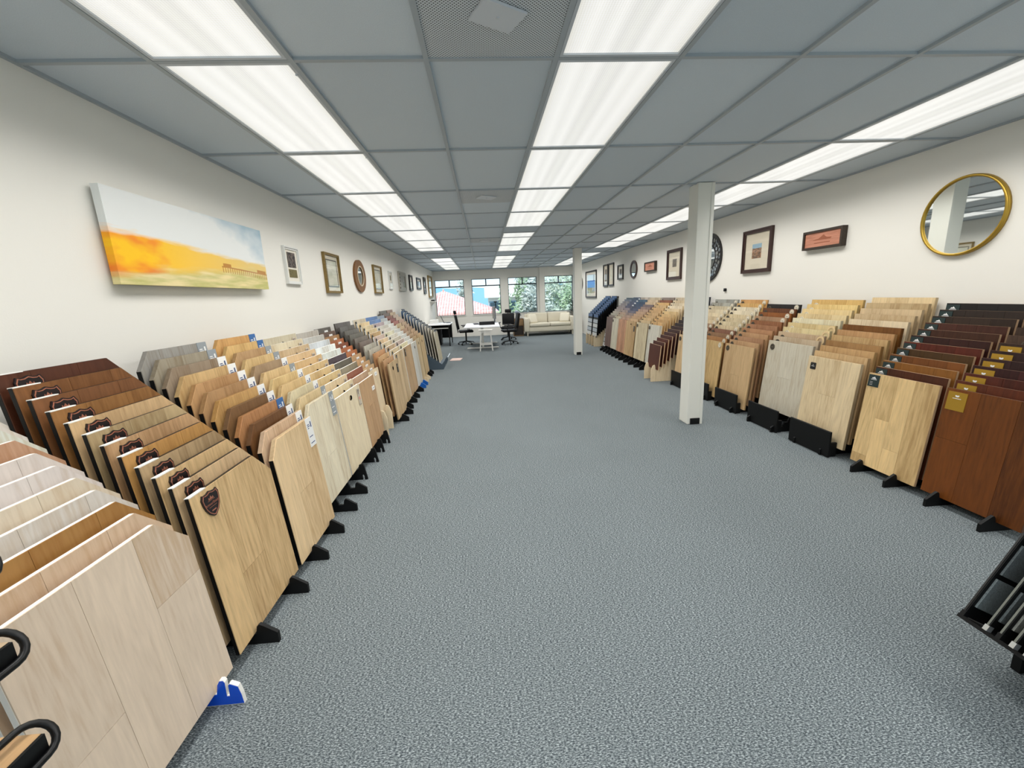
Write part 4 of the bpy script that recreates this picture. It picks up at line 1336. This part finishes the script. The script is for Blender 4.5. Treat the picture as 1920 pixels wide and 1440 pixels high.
def plaque(ya, yb, za, zb_, label):
    w, h = abs(yb-ya), zb_-za
    o = wallthing(1, (ya+yb)/2, (za+zb_)/2, 'wooden_plaque')
    obj('frame', G().ring(rect(-w/2, w/2, -h/2, h/2), rect(-w/2+.025, w/2-.025, -h/2+.025, h/2-.025), -.06, 0, 'y').mesh('frame', plain('plaque_frame', (50, 38, 26), .5, var=.5, bscale=70)), o)
    pn = obj('copper_panel', G().box(-w/2+.025, w/2-.025, -.045, 0, -h/2+.025, h/2-.025).mesh('copper_panel', wood((196, 122, 88), contrast=.3, along='X')), o)
    e = [(-.5, -.1), (-.36, .06), (-.2, .1), (-.08, .35), (.05, .62), (.14, .35), (.22, .2), (.46, .12), (.4, -.1)]
    obj('engraving', G().prism([(x*w*.5, z*h*.36) for x, z in e], -.0465, -.045, 'y').box(-w*.2, w*.2, -.0465, -.045, -h*.2, -h*.16).mesh('engraving', plain('engraving', (150, 86, 58), .6)), pn)
    tag(o, label, 'plaque')


plaque(4.41, 4.97, 1.985, 2.195, 'copper-coloured engraved plaque beside the round gold mirror')
plaque(9.37, 9.98, 2.022, 2.237, 'copper-coloured engraved plaque beside the small dark oval mirror')
PT = picture('street_print', [(120, 92, 66), (176, 130, 92), (72, 58, 48), (196, 160, 124)], 7, 20, False)
SKYP = plain('print_sky', (150, 180, 196), .6)
frame(1, 5.57, 6.2, 1.78, 2.38, .052, .03, DWOOD, MATC, [(.30, .68, .30, .58, PT), (.30, .68, .58, .70, SKYP)], 'dark wood frame with a small street print in a wide cream mat')
frame(1, 8.16, 8.80, 1.786, 2.388, .06, .03, DWOOD, MATC, [(.34, .68, .40, .72, picture('sepia_print', [(60, 54, 50), (130, 120, 108), (90, 82, 74)], 8, 16, False))], 'dark wood frame with a small sepia print next to the pebble mirror')
ms = wallthing(1, 7.17, 2.10, 'pebble_mirror')
obj('rim', G().ring(oval(0, 0, .40, .40, 40), oval(0, 0, .378, .378, 40), -.03, 0, 'y').mesh('rim', BFRAME), ms)
obj('backing', G().prism(oval(0, 0, .385, .385, 40), -.012, 0, 'y').mesh('backing', BFRAME), ms)
obj('mirror_plate', G().prism(oval(0, 0, .20, .20, 32), -.020, -.012, 'y').mesh('mirror_plate', MIRROR), ms)
random.seed(3)
peb = []
tries = 0
while len(peb) < 70 and tries < 6000:
    tries += 1
    r = random.uniform(.235, .352); an = random.uniform(0, 2*PI); s_ = random.uniform(.020, .036)
    x, z = r*math.cos(an), r*math.sin(an)
    if r-s_ < .205 or r+s_ > .376 or any((x-a)**2+(z-b)**2 < (s_+c_)**2*.92 for a, b, c_ in peb):
        continue
    peb.append((x, z, s_))
PEB = [plain('pebble_%d' % i, c, .12, .75) for i, c in enumerate(((200, 206, 210), (150, 156, 160), (176, 176, 170)))]
for i, (x, z, s_) in enumerate(peb):
    e = random.uniform(.75, 1)
    obj('mosaic_piece', G().prism([(x+s_*e*math.cos(q*PI/4+i), z+s_*math.sin(q*PI/4+i)) for q in range(8)], -.02-random.random()*.006, -.012, 'y').mesh('mosaic_piece', PEB[i % 3]), ms)
tag(ms, 'round black mirror bordered with pebble-shaped mirror pieces behind the pillar', 'mirror')
o3 = wallthing(1, 10.805, 2.135, 'small_oval_mirror')
obj('rim', G().ring(oval(0, 0, .245, .225, 32), oval(0, 0, .19, .175, 32), -.03, 0, 'y').mesh('rim', DWOOD), o3)
obj('mirror_plate', G().prism(oval(0, 0, .195, .18, 32), -.018, -.01, 'y').mesh('mirror_plate', MIRROR), o3)
tag(o3, 'small oval mirror with a dark wooden rim beside the far plaque', 'mirror')
frame(1, 11.62, 12.07, 1.92, 2.325, .045, .03, BFRAME, MATW, [(.25, .75, .25, .78, PH1)], 'small black framed print between oval mirror and the tall pair')
frame(1, 12.46, 12.97, 1.766, 2.44, .045, .03, BFRAME, MATC, [(.3, .7, .18, .82, PV)], 'tall narrow black frame of a close pair, on the plaque side')
frame(1, 13.04, 13.52, 1.76, 2.44, .045, .03, BFRAME, MATC, [(.3, .7, .18, .82, PH1)], 'tall narrow black frame of a close pair, on the window side')
COAST = picture('coast_print', [(196, 170, 120), (150, 140, 110), (210, 196, 160)], 9, 5)
frame(1, 14.38, 15.86, 1.406, 2.356, .05, .03, BFRAME, MATW, [(.12, .88, .14, .36, COAST), (.12, .88, .36, .66, plain('deep_blue', (66, 130, 206), .5)), (.12, .88, .66, .9, plain('pale_blue', (206, 224, 232), .5))], 'large black framed coast print with deep blue sky near the windows')
am = wallthing(1, 16.75, 1.95, 'crescent_mirror')
obj('rim', G().ring(oval(0, 0, .36, .27, 32), oval(0, 0, .31, .225, 32), -.035, 0, 'y').mesh('rim', plain('grey_rim', (110, 104, 98), .4)), am)
obj('mirror_plate', G().prism(oval(0, 0, .315, .23, 32), -.018, -.01, 'y').mesh('mirror_plate', MIRROR), am)
tag(am, 'grey-rimmed oval mirror in the corner above the sofa', 'mirror')
for y, z, lab in ((12.05, 1.435, 'tiny black wall knob below the small black frame'), (6.62, 1.55, 'tiny black wall sensor beside the pillar')):
    q = obj('wall_switch', G().rbox(-.03, .03, -.025, 0, -.025, .025, .006, seg=1).mesh('wall_switch', BLACKP), None, (XR, y, z), (0, 0, -PI/2))
    obj('toggle', G().box(-.006, .006, -.034, -.025, -.01, .01).mesh('toggle', plain('toggle', (70, 70, 70), .4)), q)
    tag(q, lab, 'wall switch')

# ------------------------------------------------------------------ furniture at the window end
TOP = plain('table_white', (226, 226, 228), .35)
tb = empty('work_table', (-.08, 13.75, 0))
obj('table_top', G().rbox(-.56, .56, -1.05, 1.1, .675, .705, .006, seg=1).mesh('table_top', TOP), tb)
for y in (-.62, .75):
    obj('leg_column', G().box(-.03, .03, y-.03, y+.03, .04, .675).mesh('leg_column', WHITE), tb)
    obj('t_foot', G().rbox(-.5, .5, y-.035, y+.035, 0, .04, .008, seg=1).mesh('t_foot', WHITE), tb)
obj('stretcher', G().box(-.02, .02, -.6, .73, .30, .35).mesh('stretcher', WHITE), tb)
tag(tb, 'white rectangular work table behind the white stool', 'table')
stl = empty('step_stool', (.022, 12.56, 0))
obj('seat', G().rbox(-.215, .215, -.13, .13, .60, .635, .008, seg=1).mesh('seat', WHITE), stl)
for sx in (-1, 1):
    for sy in (-1, 1):
        p0 = Vector((sx*.19, sy*.15, 0)); p1 = Vector((sx*.14, sy*.10, .60))
        d = (p1-p0)
        q = G()
        vs = [(p+Vector((a*.018, b*.014, 0))) for p in (p0, p1) for a, b in ((-1, -1), (1, -1), (1, 1), (-1, 1))]
        q.add(vs, [(3, 2, 1, 0), (4, 5, 6, 7)]+[(i, (i+1) % 4, 4+(i+1) % 4, 4+i) for i in range(4)])
        obj('leg', q.mesh('leg', WHITE), stl)
obj('rung', G().box(-.175, .175, -.148, -.12, .18, .225).mesh('rung', WHITE), stl)
obj('rung', G().box(-.175, .175, .12, .148, .18, .225).mesh('rung', WHITE), stl)
obj('apron', G().box(-.15, .15, -.115, -.095, .545, .60).mesh('apron', WHITE), stl)
tag(stl, 'white wooden stool in front of the white work table', 'stool')


def office_chair(x, y, rz, label, head=True, backh=1.05, s=1.0):
    """faces local +x"""
    o = empty('office_chair', (x, y, 0), (0, 0, rz))
    ch = plain('chair_black', (12, 12, 15), .55, spec=.25)
    obj('seat', G().rbox(-.24, .25, -.24, .24, .42, .50, .035).mesh('seat', ch, True), o)
    mt = Matrix.Translation((-.25, 0, .52)) @ Matrix.Rotation(math.radians(-9), 4, 'Y')
    obj('backrest', G().rbox(-.04, .04, -.23, .23, .02, backh-.52, .035, mt).mesh('backrest', ch, True), o)
    obj('back_stem', G().box(-.05, -.02, -.03, .03, -.1, .2, mt).mesh('back_stem', BLACKP), o)
    if head:
        obj('headrest', G().rbox(-.04, .05, -.12, .12, backh-.50, backh-.37, .03, mt).mesh('headrest', ch, True), o)
        obj('headrest_stem', G().box(-.02, .0, -.02, .02, backh-.54, backh-.46, mt).mesh('headrest_stem', BLACKP), o)
    for q in (-1, 1):
        obj('armrest', G().tube([(.10, q*.25, .45), (.10, q*.29, .58), (.09, q*.29, .635)], .014, 6).rbox(-.14, .18, q*.29-.03, q*.29+.03, .63, .66, .012, seg=1).mesh('armrest', BLACKP), o)
    obj('gas_column', G().cyl((0, 0), .028, .10, .42, 10).mesh('gas_column', BLACKP), o)
    for k in range(5):
        a = k*2*PI/5+.3
        l_ = obj('base_leg', G().tube([(0, 0, .115), (.28*math.cos(a), .28*math.sin(a), .075)], .022, 6, r1=.014).mesh('base_leg', BLACKP), o)
        obj('caster', G().cyl((0, 0), .028, -.02, .02, 10, mat=Matrix.Translation((.28*math.cos(a), .28*math.sin(a), .028)) @ Matrix.Rotation(a, 4, 'Z') @ Matrix.Rotation(PI/2, 4, 'X')).mesh('caster', BLACKP), l_)
    tag(o, label, 'office chair')
    return o


office_chair(-.66, 14.5, .12, 'black office chair with tilted headrest between the desk and the work table', True, 1.04)
office_chair(.82, 13.95, PI+.1, 'black office chair with a grey cap on its back, nearest the sofa', False, 1.04)
office_chair(.86, 15.35, PI*1.45, 'black office chair with headrest behind the work table', True, .97)
cap = obj('grey_cap', G().rbox(-.10, .06, -.10, .10, 0, .09, .035).rbox(.05, .13, -.08, .08, 0, .02, .008).mesh('grey_cap', plain('grey_cap', (150, 162, 178), .7), True), None, (1.12, 13.97, 1.00), (0, .5, .3))
obj('cap_button', G().cyl((-.02, 0), .01, .088, .096, 8).mesh('cap_button', plain('grey_button', (90, 100, 116), .6)), cap)
tag(cap, 'grey-blue cap resting on a black chair back', 'cap')
dk = empty('side_desk', (-1.57, 14.75, 0))
obj('desk_top', G().rbox(-.41, .41, -.62, .62, .72, .75, .006, seg=1).mesh('desk_top', TOP), dk)
for a in (-.37, .36):
    for b in (-.56, .54):
        obj('leg', G().tube([(a, b, .72), (a, b, .005)], .018, 8).mesh('leg', BLACKP), dk)
obj('modesty_panel', G().box(-.38, .37, .5, .52, .2, .70).mesh('modesty_panel', BLACK), dk)
obj('drawer_rail', G().box(-.36, .36, -.55, -.53, .60, .63).mesh('drawer_rail', WHITE), dk)
tag(dk, 'white desk with dark legs against the painting wall', 'desk')
pc = obj('desk_pedestal', G().rbox(-.2, .2, -.25, .25, 0, .55, .01).mesh('desk_pedestal', BLACK), None, (-1.74, 14.85, 0))
for z in (.06, .22, .38):
    d_ = obj('drawer', G().box(.2, .208, -.24, .24, z, z+.145).mesh('drawer', plain('drawer_black', (30, 30, 33), .5)), pc)
    obj('handle', G().box(.208, .22, -.06, .06, z+.10, z+.112).mesh('handle', plain('handle_grey', (130, 130, 132), .4, .6)), d_)
tag(pc, 'black drawer pedestal under the white side desk', 'drawer pedestal')
lp = empty('laptop', (-1.42, 14.95, .75), (0, 0, .2))
obj('base', G().rbox(-.02, .22, -.16, .16, 0, .016, .004, seg=1).mesh('base', BLACKP), lp)
obj('screen', G().rbox(-.004, .004, -.16, .16, 0, .28, .003, Matrix.Translation((-.02, 0, .012)) @ Matrix.Rotation(math.radians(-22), 4, 'Y'), 1).mesh('screen', BLACKP), lp)
tag(lp, 'open black laptop on the white side desk', 'laptop')
bx = obj('white_box', G().rbox(-.14, .14, -.12, .12, 0, .12, .006, seg=1).mesh('white_box', PAPER), None, (-1.80, 15.15, .75))
obj('lid_shadow_line', G().box(-.142, .142, -.122, .122, .088, .092).mesh('lid_shadow_line', plain('shadow_grey', (170, 172, 176), .6)), bx)  # grey band paints the shadow line below the lid
tag(bx, 'small white box on the white side desk', 'box')
pp = obj('paper_stack', G().box(-.105, .105, -.15, .15, 0, .012).box(-.10, .11, -.14, .155, .012, .018).mesh('paper_stack', PAPER), None, (-1.40, 14.45, .75), (0, 0, .25))
tag(pp, 'loose white papers on the side desk', 'papers')
mo = empty('monitor', (.36, 14.72, .705), (0, 0, .15))
obj('screen_panel', G().rbox(-.015, .015, -.27, .27, .13, .56, .006, seg=1).mesh('screen_panel', plain('monitor_grey', (92, 98, 106), .4)), mo)
obj('display', G().box(-.0175, -.015, -.255, .255, .15, .545).mesh('display', plain('display_dark', (22, 26, 32), .15)), mo)
obj('stand', G().box(-.01, .03, -.03, .03, .01, .2).mesh('stand', plain('monitor_grey', (92, 98, 106), .4)), mo)
obj('foot', G().rbox(-.09, .09, -.12, .12, 0, .012, .004, seg=1).mesh('foot', plain('monitor_grey', (92, 98, 106), .4)), mo)
tag(mo, 'grey computer monitor standing edge-on on the work table', 'monitor')
tr_ = empty('paper_tray', (.08, 13.75, .705), (0, 0, .05))
obj('tray_base', G().box(-.25, .25, -.17, .17, 0, .012).mesh('tray_base', BLACKP), tr_)
obj('tray_wall', G().ring(rect(-.25, .25, -.17, .17), rect(-.238, .238, -.158, .158), .012, .09, 'z').mesh('tray_wall', BLACKP), tr_)
tag(tr_, 'black shallow tray on the white work table', 'tray')
bl_ = obj('blue_folder', G().rbox(-.2, .2, -.14, .14, .012, .07, .004, seg=1).mesh('blue_folder', plain('blue_folder', (96, 128, 166), .5)), None, (.08, 13.75, .705), (0, 0, .1))
tag(bl_, 'blue-grey folder stack inside the black tray', 'folder')
kb = obj('keyboard', G().rbox(-.09, .09, -.22, .22, 0, .02, .005, seg=1).mesh('keyboard', BLACKP), None, (-.28, 14.2, .705), (0, 0, .1))
obj('key_field', G().box(-.075, .075, -.2, .2, .02, .024).mesh('key_field', plain('keys', (48, 48, 52), .6, var=.4, bscale=70)), kb)
tag(kb, 'black keyboard on the white work table', 'keyboard')
# cabinet
cb_ = empty('small_cabinet', (1.36, 16.75, 0))
obj('carcass', G().rbox(-.2, .2, -.25, .25, 0, .70, .006, seg=1).mesh('carcass', wood((126, 98, 64), contrast=.2)), cb_)
dr_ = obj('drawer', G().box(-.18, .18, -.262, -.25, .44, .66).mesh('drawer', wood((150, 120, 80), contrast=.2)), cb_)
obj('knob', G().cyl((0, 0), .014, 0, .02, 8, mat=Matrix.Translation((0, -.262, .55)) @ Matrix.Rotation(PI/2, 4, 'X')).mesh('knob', BLACKP), dr_)
obj('shelf_shade_sheet', G().box(-.18, .18, -.256, -.25, .05, .41).mesh('shelf_shade_sheet', plain('shadow_panel', (40, 32, 26), .7)), cb_)  # flat dark sheet painted as the shade inside an open shelf
tag(cb_, 'small brown wooden cabinet beside the cream sofa', 'cabinet')
# sofa
FAB = plain('sofa_fabric', (216, 209, 190), .85, bump=.3, bscale=400)
so = empty('sofa', (2.60, 16.68, 0))
obj('base', G().rbox(-.98, .98, -.38, .44, .16, .36, .03).mesh('base', FAB, True), so)
for sx in (-1, 1):
    obj('arm', G().rbox(*sorted((sx*.82, sx*1.02)), -.42, .46, .16, .72, .06, seg=3).mesh('arm', FAB, True), so)
    obj('seat_cushion', G().rbox(*sorted((sx*.005, sx*.82)), -.42, .22, .36, .50, .045, seg=3).mesh('seat_cushion', FAB, True), so)
    obj('back_cushion', G().rbox(*sorted((sx*.005, sx*.84)), .10, .32, .48, .90, .06, Matrix.Translation((0, .08, 0)) @ Matrix.Rotation(math.radians(-6), 4, 'X'), 3).mesh('back_cushion', FAB, True), so)
    for sy in (-.34, .38):
        obj('leg', G().cyl((sx*.90, sy), .028, 0, .17, 10, .034).mesh('leg', plain('sofa_leg', (200, 194, 176), .4)), so)
obj('back_frame', G().rbox(-.95, .95, .36, .47, .16, .84, .04).mesh('back_frame', FAB, True), so)
tag(so, 'cream fabric two-seat sofa under the windows', 'sofa')
for x, rz, lab in ((1.93, .5, 'cream throw pillow leaning on the sofa arm next to the cabinet'), (3.22, -.5, 'cream throw pillow leaning on the sofa arm next to the plant')):
    mt = Matrix.Rotation(math.radians(-22), 4, 'X')
    q = obj('throw_pillow', G().rbox(-.2, .2, -.06, .06, -.17, .20, .055, mt, 3).mesh('throw_pillow', plain('pillow_fabric', (228, 221, 202), .85), True), None, (x, 16.52, .655), (0, 0, rz))
    obj('piping', G().tube([mt @ Vector(p) for p in ((-.19, 0, -.16), (.19, 0, -.16), (.19, 0, .19), (-.19, 0, .19))], .008, 6, True).mesh('piping', plain('piping', (206, 196, 166), .8)), q)
    tag(q, lab, 'pillow')
# plant
pt = empty('potted_plant', (3.72, 17.2, 0))
obj('pot', G().cyl((0, 0), .13, 0, .30, 20, .17).mesh('pot', plain('pot_grey', (96, 88, 80), .5)), pt)
obj('soil', G().cyl((0, 0), .15, .285, .292, 16).mesh('soil', plain('soil', (40, 30, 24), .9)), pt)
random.seed(11)
LEAF = [plain('leaf_%d' % i, c, .45) for i, c in enumerate(((34, 62, 48), (46, 80, 58), (28, 50, 46)))]
for k in range(5):
    a = k*1.3
    tip = Vector((-.10+.10*math.cos(a), -.07+.07*math.sin(a), 1.25+.12*(k % 3)))
    stem = [Vector((.03*math.cos(a), .03*math.sin(a), .29)), Vector((.07*math.cos(a), .07*math.sin(a), .8)), tip]
    st_ = obj('stem', G().tube(stem, .009, 6, r1=.004).mesh('stem', plain('stem_brown', (84, 66, 44), .7)), pt)
    for q in range(11):
        f = .35+.65*q/10
        p = stem[1]+(tip-stem[1])*((f-.35)/.65)
        d = Vector((math.cos(q*2.4+k), math.sin(q*2.4+k), .35)).normalized()
        sd = d.cross(Vector((0, 0, 1))).normalized()*.032
        e = p+d*.125
        n_ = d.cross(sd).normalized()*.012
        obj('leaf', G().add([p, p+d*.06+sd+n_, p+d*.11+sd*.7, e, p+d*.11-sd*.7, p+d*.06-sd+n_, p+d*.07-n_], [(0, 1, 6), (1, 2, 6), (2, 3, 6), (3, 4, 6), (4, 5, 6), (5, 0, 6)]).mesh('leaf', LEAF[(q+k) % 3]), st_)
tag(pt, 'tall leafy green plant in a grey pot behind the sofa', 'plant')

# ------------------------------------------------------------------ outside the windows (upper storey view)
GZ = -4.2
gr = struct(obj('ground', G().box(-120, 120, 19, 260, GZ-.3, GZ).mesh('ground', plain('street', (150, 150, 140), .9, var=.2, bscale=.4))))
ROOF = None


def roof_mat():
    m, n, l, b = newmat('clay_tiles')
    t = n.new('ShaderNodeTexCoord')
    wv = n.new('ShaderNodeTexWave'); wv.inputs['Scale'].default_value = 1.6; wv.inputs['Distortion'].default_value = .4
    l.new(t.outputs['Object'], wv.inputs[0])
    no = n.new('ShaderNodeTexNoise'); no.inputs['Scale'].default_value = 3.5; no.inputs['Detail'].default_value = 4; l.new(t.outputs['Object'], no.inputs[0])
    ad = n.new('ShaderNodeMath'); ad.operation = 'MULTIPLY_ADD'; ad.inputs[1].default_value = .5; l.new(wv.outputs[1], ad.inputs[0]); l.new(no.outputs[0], ad.inputs[2])
    cr_ = n.new('ShaderNodeValToRGB')
    cr_.color_ramp.elements[0].position = .35; cr_.color_ramp.elements[0].color = lin((204, 134, 124))+(1,)
    cr_.color_ramp.elements[1].position = 1; cr_.color_ramp.elements[1].color = lin((238, 198, 188))+(1,)
    l.new(ad.outputs[0], cr_.inputs[0]); l.new(cr_.outputs[0], b.inputs['Base Color'])
    b.inputs['Roughness'].default_value = .85
    return m


ROOF = roof_mat()
STUC = plain('stucco', (226, 224, 216), .85)


def house(x0, x1, y0, y1, ze, za, label, roofm, gable=False):
    o = empty('house', ((x0+x1)/2, (y0+y1)/2, GZ))
    a, b = (x1-x0)/2, (y1-y0)/2
    e, t = ze-GZ, za-GZ
    obj('wall', G().box(-a+.4, a-.4, -b+.4, b-.4, 0, e).mesh('wall', STUC), o)
    r = max(.05, a-b) if not gable else a
    g_ = G().add([(-a, -b, e), (a, -b, e), (a, b, e), (-a, b, e), (-r, 0, t), (r, 0, t), (-a, -b, e-.15), (a, -b, e-.15), (a, b, e-.15), (-a, b, e-.15)],
                 [(0, 1, 5, 4), (1, 2, 5), (2, 3, 4, 5), (3, 0, 4), (6, 9, 8, 7), (0, 6, 7, 1), (1, 7, 8, 2), (2, 8, 9, 3), (3, 9, 6, 0)])
    rf = obj('roof', g_.mesh('roof', roofm), o)
    obj('ridge_cap', G().tube([(-r, 0, t+.03), (r+.01, 0, t+.03)], .1, 6).mesh('ridge_cap', roofm), rf)
    for k in range(5):
        x = -a+.9+(2*a-1.8)*k/4
        w = obj('window', G().box(x-.45, x+.45, -b+.37, -b+.42, e-1.7, e-.55).mesh('window', plain('blue_shutter', (120, 150, 170), .5)), o)
        obj('pane', G().box(x-.32, x+.32, -b+.35, -b+.38, e-1.58, e-.67).mesh('pane', plain('dark_pane', (60, 80, 92), .15)), w)
    tag(o, label, 'house')


house(-7.4, 1.1, 30, 38.5, .55, 2.2, 'stucco house with a pink clay-tiled hip roof outside', ROOF)
house(.2, 4.2, 47, 52, 1.6, 2.9, 'white flat-fronted house beyond the clay-tiled roof', plain('white_roof', (232, 228, 220), .8), True)


def foliage_mat(name, a, b_):
    m, n, l, b = newmat(name)
    oi = n.new('ShaderNodeTexCoord')
    no = n.new('ShaderNodeTexNoise'); no.inputs['Scale'].default_value = 2.2; no.inputs['Detail'].default_value = 4; l.new(oi.outputs['Object'], no.inputs[0])
    mx = n.new('ShaderNodeMix'); mx.data_type = 'RGBA'; mx.inputs[6].default_value = lin(a)+(1,); mx.inputs[7].default_value = lin(b_)+(1,)
    l.new(no.outputs[0], mx.inputs[0]); l.new(mx.outputs[2], b.inputs['Base Color'])
    b.inputs['Roughness'].default_value = .7
    return m


random.seed(5)


def tree(x, y, zc, rx, rz, fm, label, n=1500, s=.22):
    o = empty('tree', (x, y, GZ))
    obj('trunk', G().tube([(0, 0, 0), (.1, 0, (zc-GZ)*.6), (0, .1, zc-GZ)], .22, 8, r1=.08).mesh('trunk', plain('bark', (120, 100, 80), .9)), o)
    g_ = G()
    cl_ = [(Vector((random.gauss(0, .45), random.gauss(0, .45), random.gauss(0, .45))), random.uniform(.3, .6)) for _ in range(14)]
    for i in range(n):
        c0, r0 = random.choice(cl_)
        p = c0+Vector((random.gauss(0, 1), random.gauss(0, 1), random.gauss(0, 1)))*r0*.55
        p = Vector((p.x*rx, p.y*rx, p.z*rz+zc-GZ))
        u = Vector((random.gauss(0, 1), random.gauss(0, 1), random.gauss(0, 1))).normalized()
        v_ = u.orthogonal().normalized()
        ss = s*random.uniform(.6, 1.3)
        g_.add([p-u*ss, p+v_*ss*.4, p+u*ss, p-v_*ss*.4], [(0, 1, 2, 3)])
    fo = obj('foliage', g_.mesh('foliage', fm), o)
    fo['kind'] = 'stuff'
    tag(o, label, 'tree', 'trees outside the windows')


FM1 = foliage_mat('foliage_sage', (150, 166, 140), (212, 216, 196))
FM2 = foliage_mat('foliage_green', (122, 150, 116), (190, 204, 164))
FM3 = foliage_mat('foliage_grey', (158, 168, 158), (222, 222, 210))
tree(1.35, 25.0, -.3, .62, 1.15, FM2, 'bright green tree beside the clay-tiled house', 2200, .14)
tree(4.2, 33.5, .3, 1.15, 2.0, FM3, 'grey-leaved tree seen through the third window', 2600, .17)
tree(3.0, 22.0, -1.1, .6, 1.2, FM1, 'small sage tree low behind the third window', 1600, .10)
tree(7.1, 40, .5, 1.7, 2.3, FM1, 'tall sage tree between the third and fourth windows', 2600, .2)
tree(6.6, 31, .1, 1.1, 1.9, FM2, 'green tree seen through the fourth window', 2600, .16)
tree(5.0, 25.5, -1.0, .95, 1.3, FM1, 'low sage tree under the fourth window view', 2200, .13)
tree(4.4, 43, 1.0, 1.0, 2.0, FM2, 'green tree in front of the white house gable', 2000, .2)
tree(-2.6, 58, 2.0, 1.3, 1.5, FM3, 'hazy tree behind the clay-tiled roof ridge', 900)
tree(9.2, 36, .6, 1.3, 2.2, FM3, 'grey tree at the edge of the fourth window', 2200, .2)
tree(9.8, 48, 1.6, 2.2, 2.4, FM1, 'distant sage tree behind the fourth window', 2200, .24)
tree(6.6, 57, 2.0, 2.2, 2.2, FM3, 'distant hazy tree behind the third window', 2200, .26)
# distant blue hills across the water
hl = []
g_ = G()
N = 40
for i in range(N+1):
    x = -110+220*i/N
    hz_ = 6.6+.5*math.sin(i*.55)+.3*math.sin(i*1.7+1)
    hl.append((x, hz_))
g_.prism([(-110, GZ)]+[(110, GZ)]+[p for p in reversed(hl)], 215, 235, 'y')
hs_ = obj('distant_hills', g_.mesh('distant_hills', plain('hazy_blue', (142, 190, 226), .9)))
tag(hs_, 'hazy blue hills far beyond the houses', 'hills')
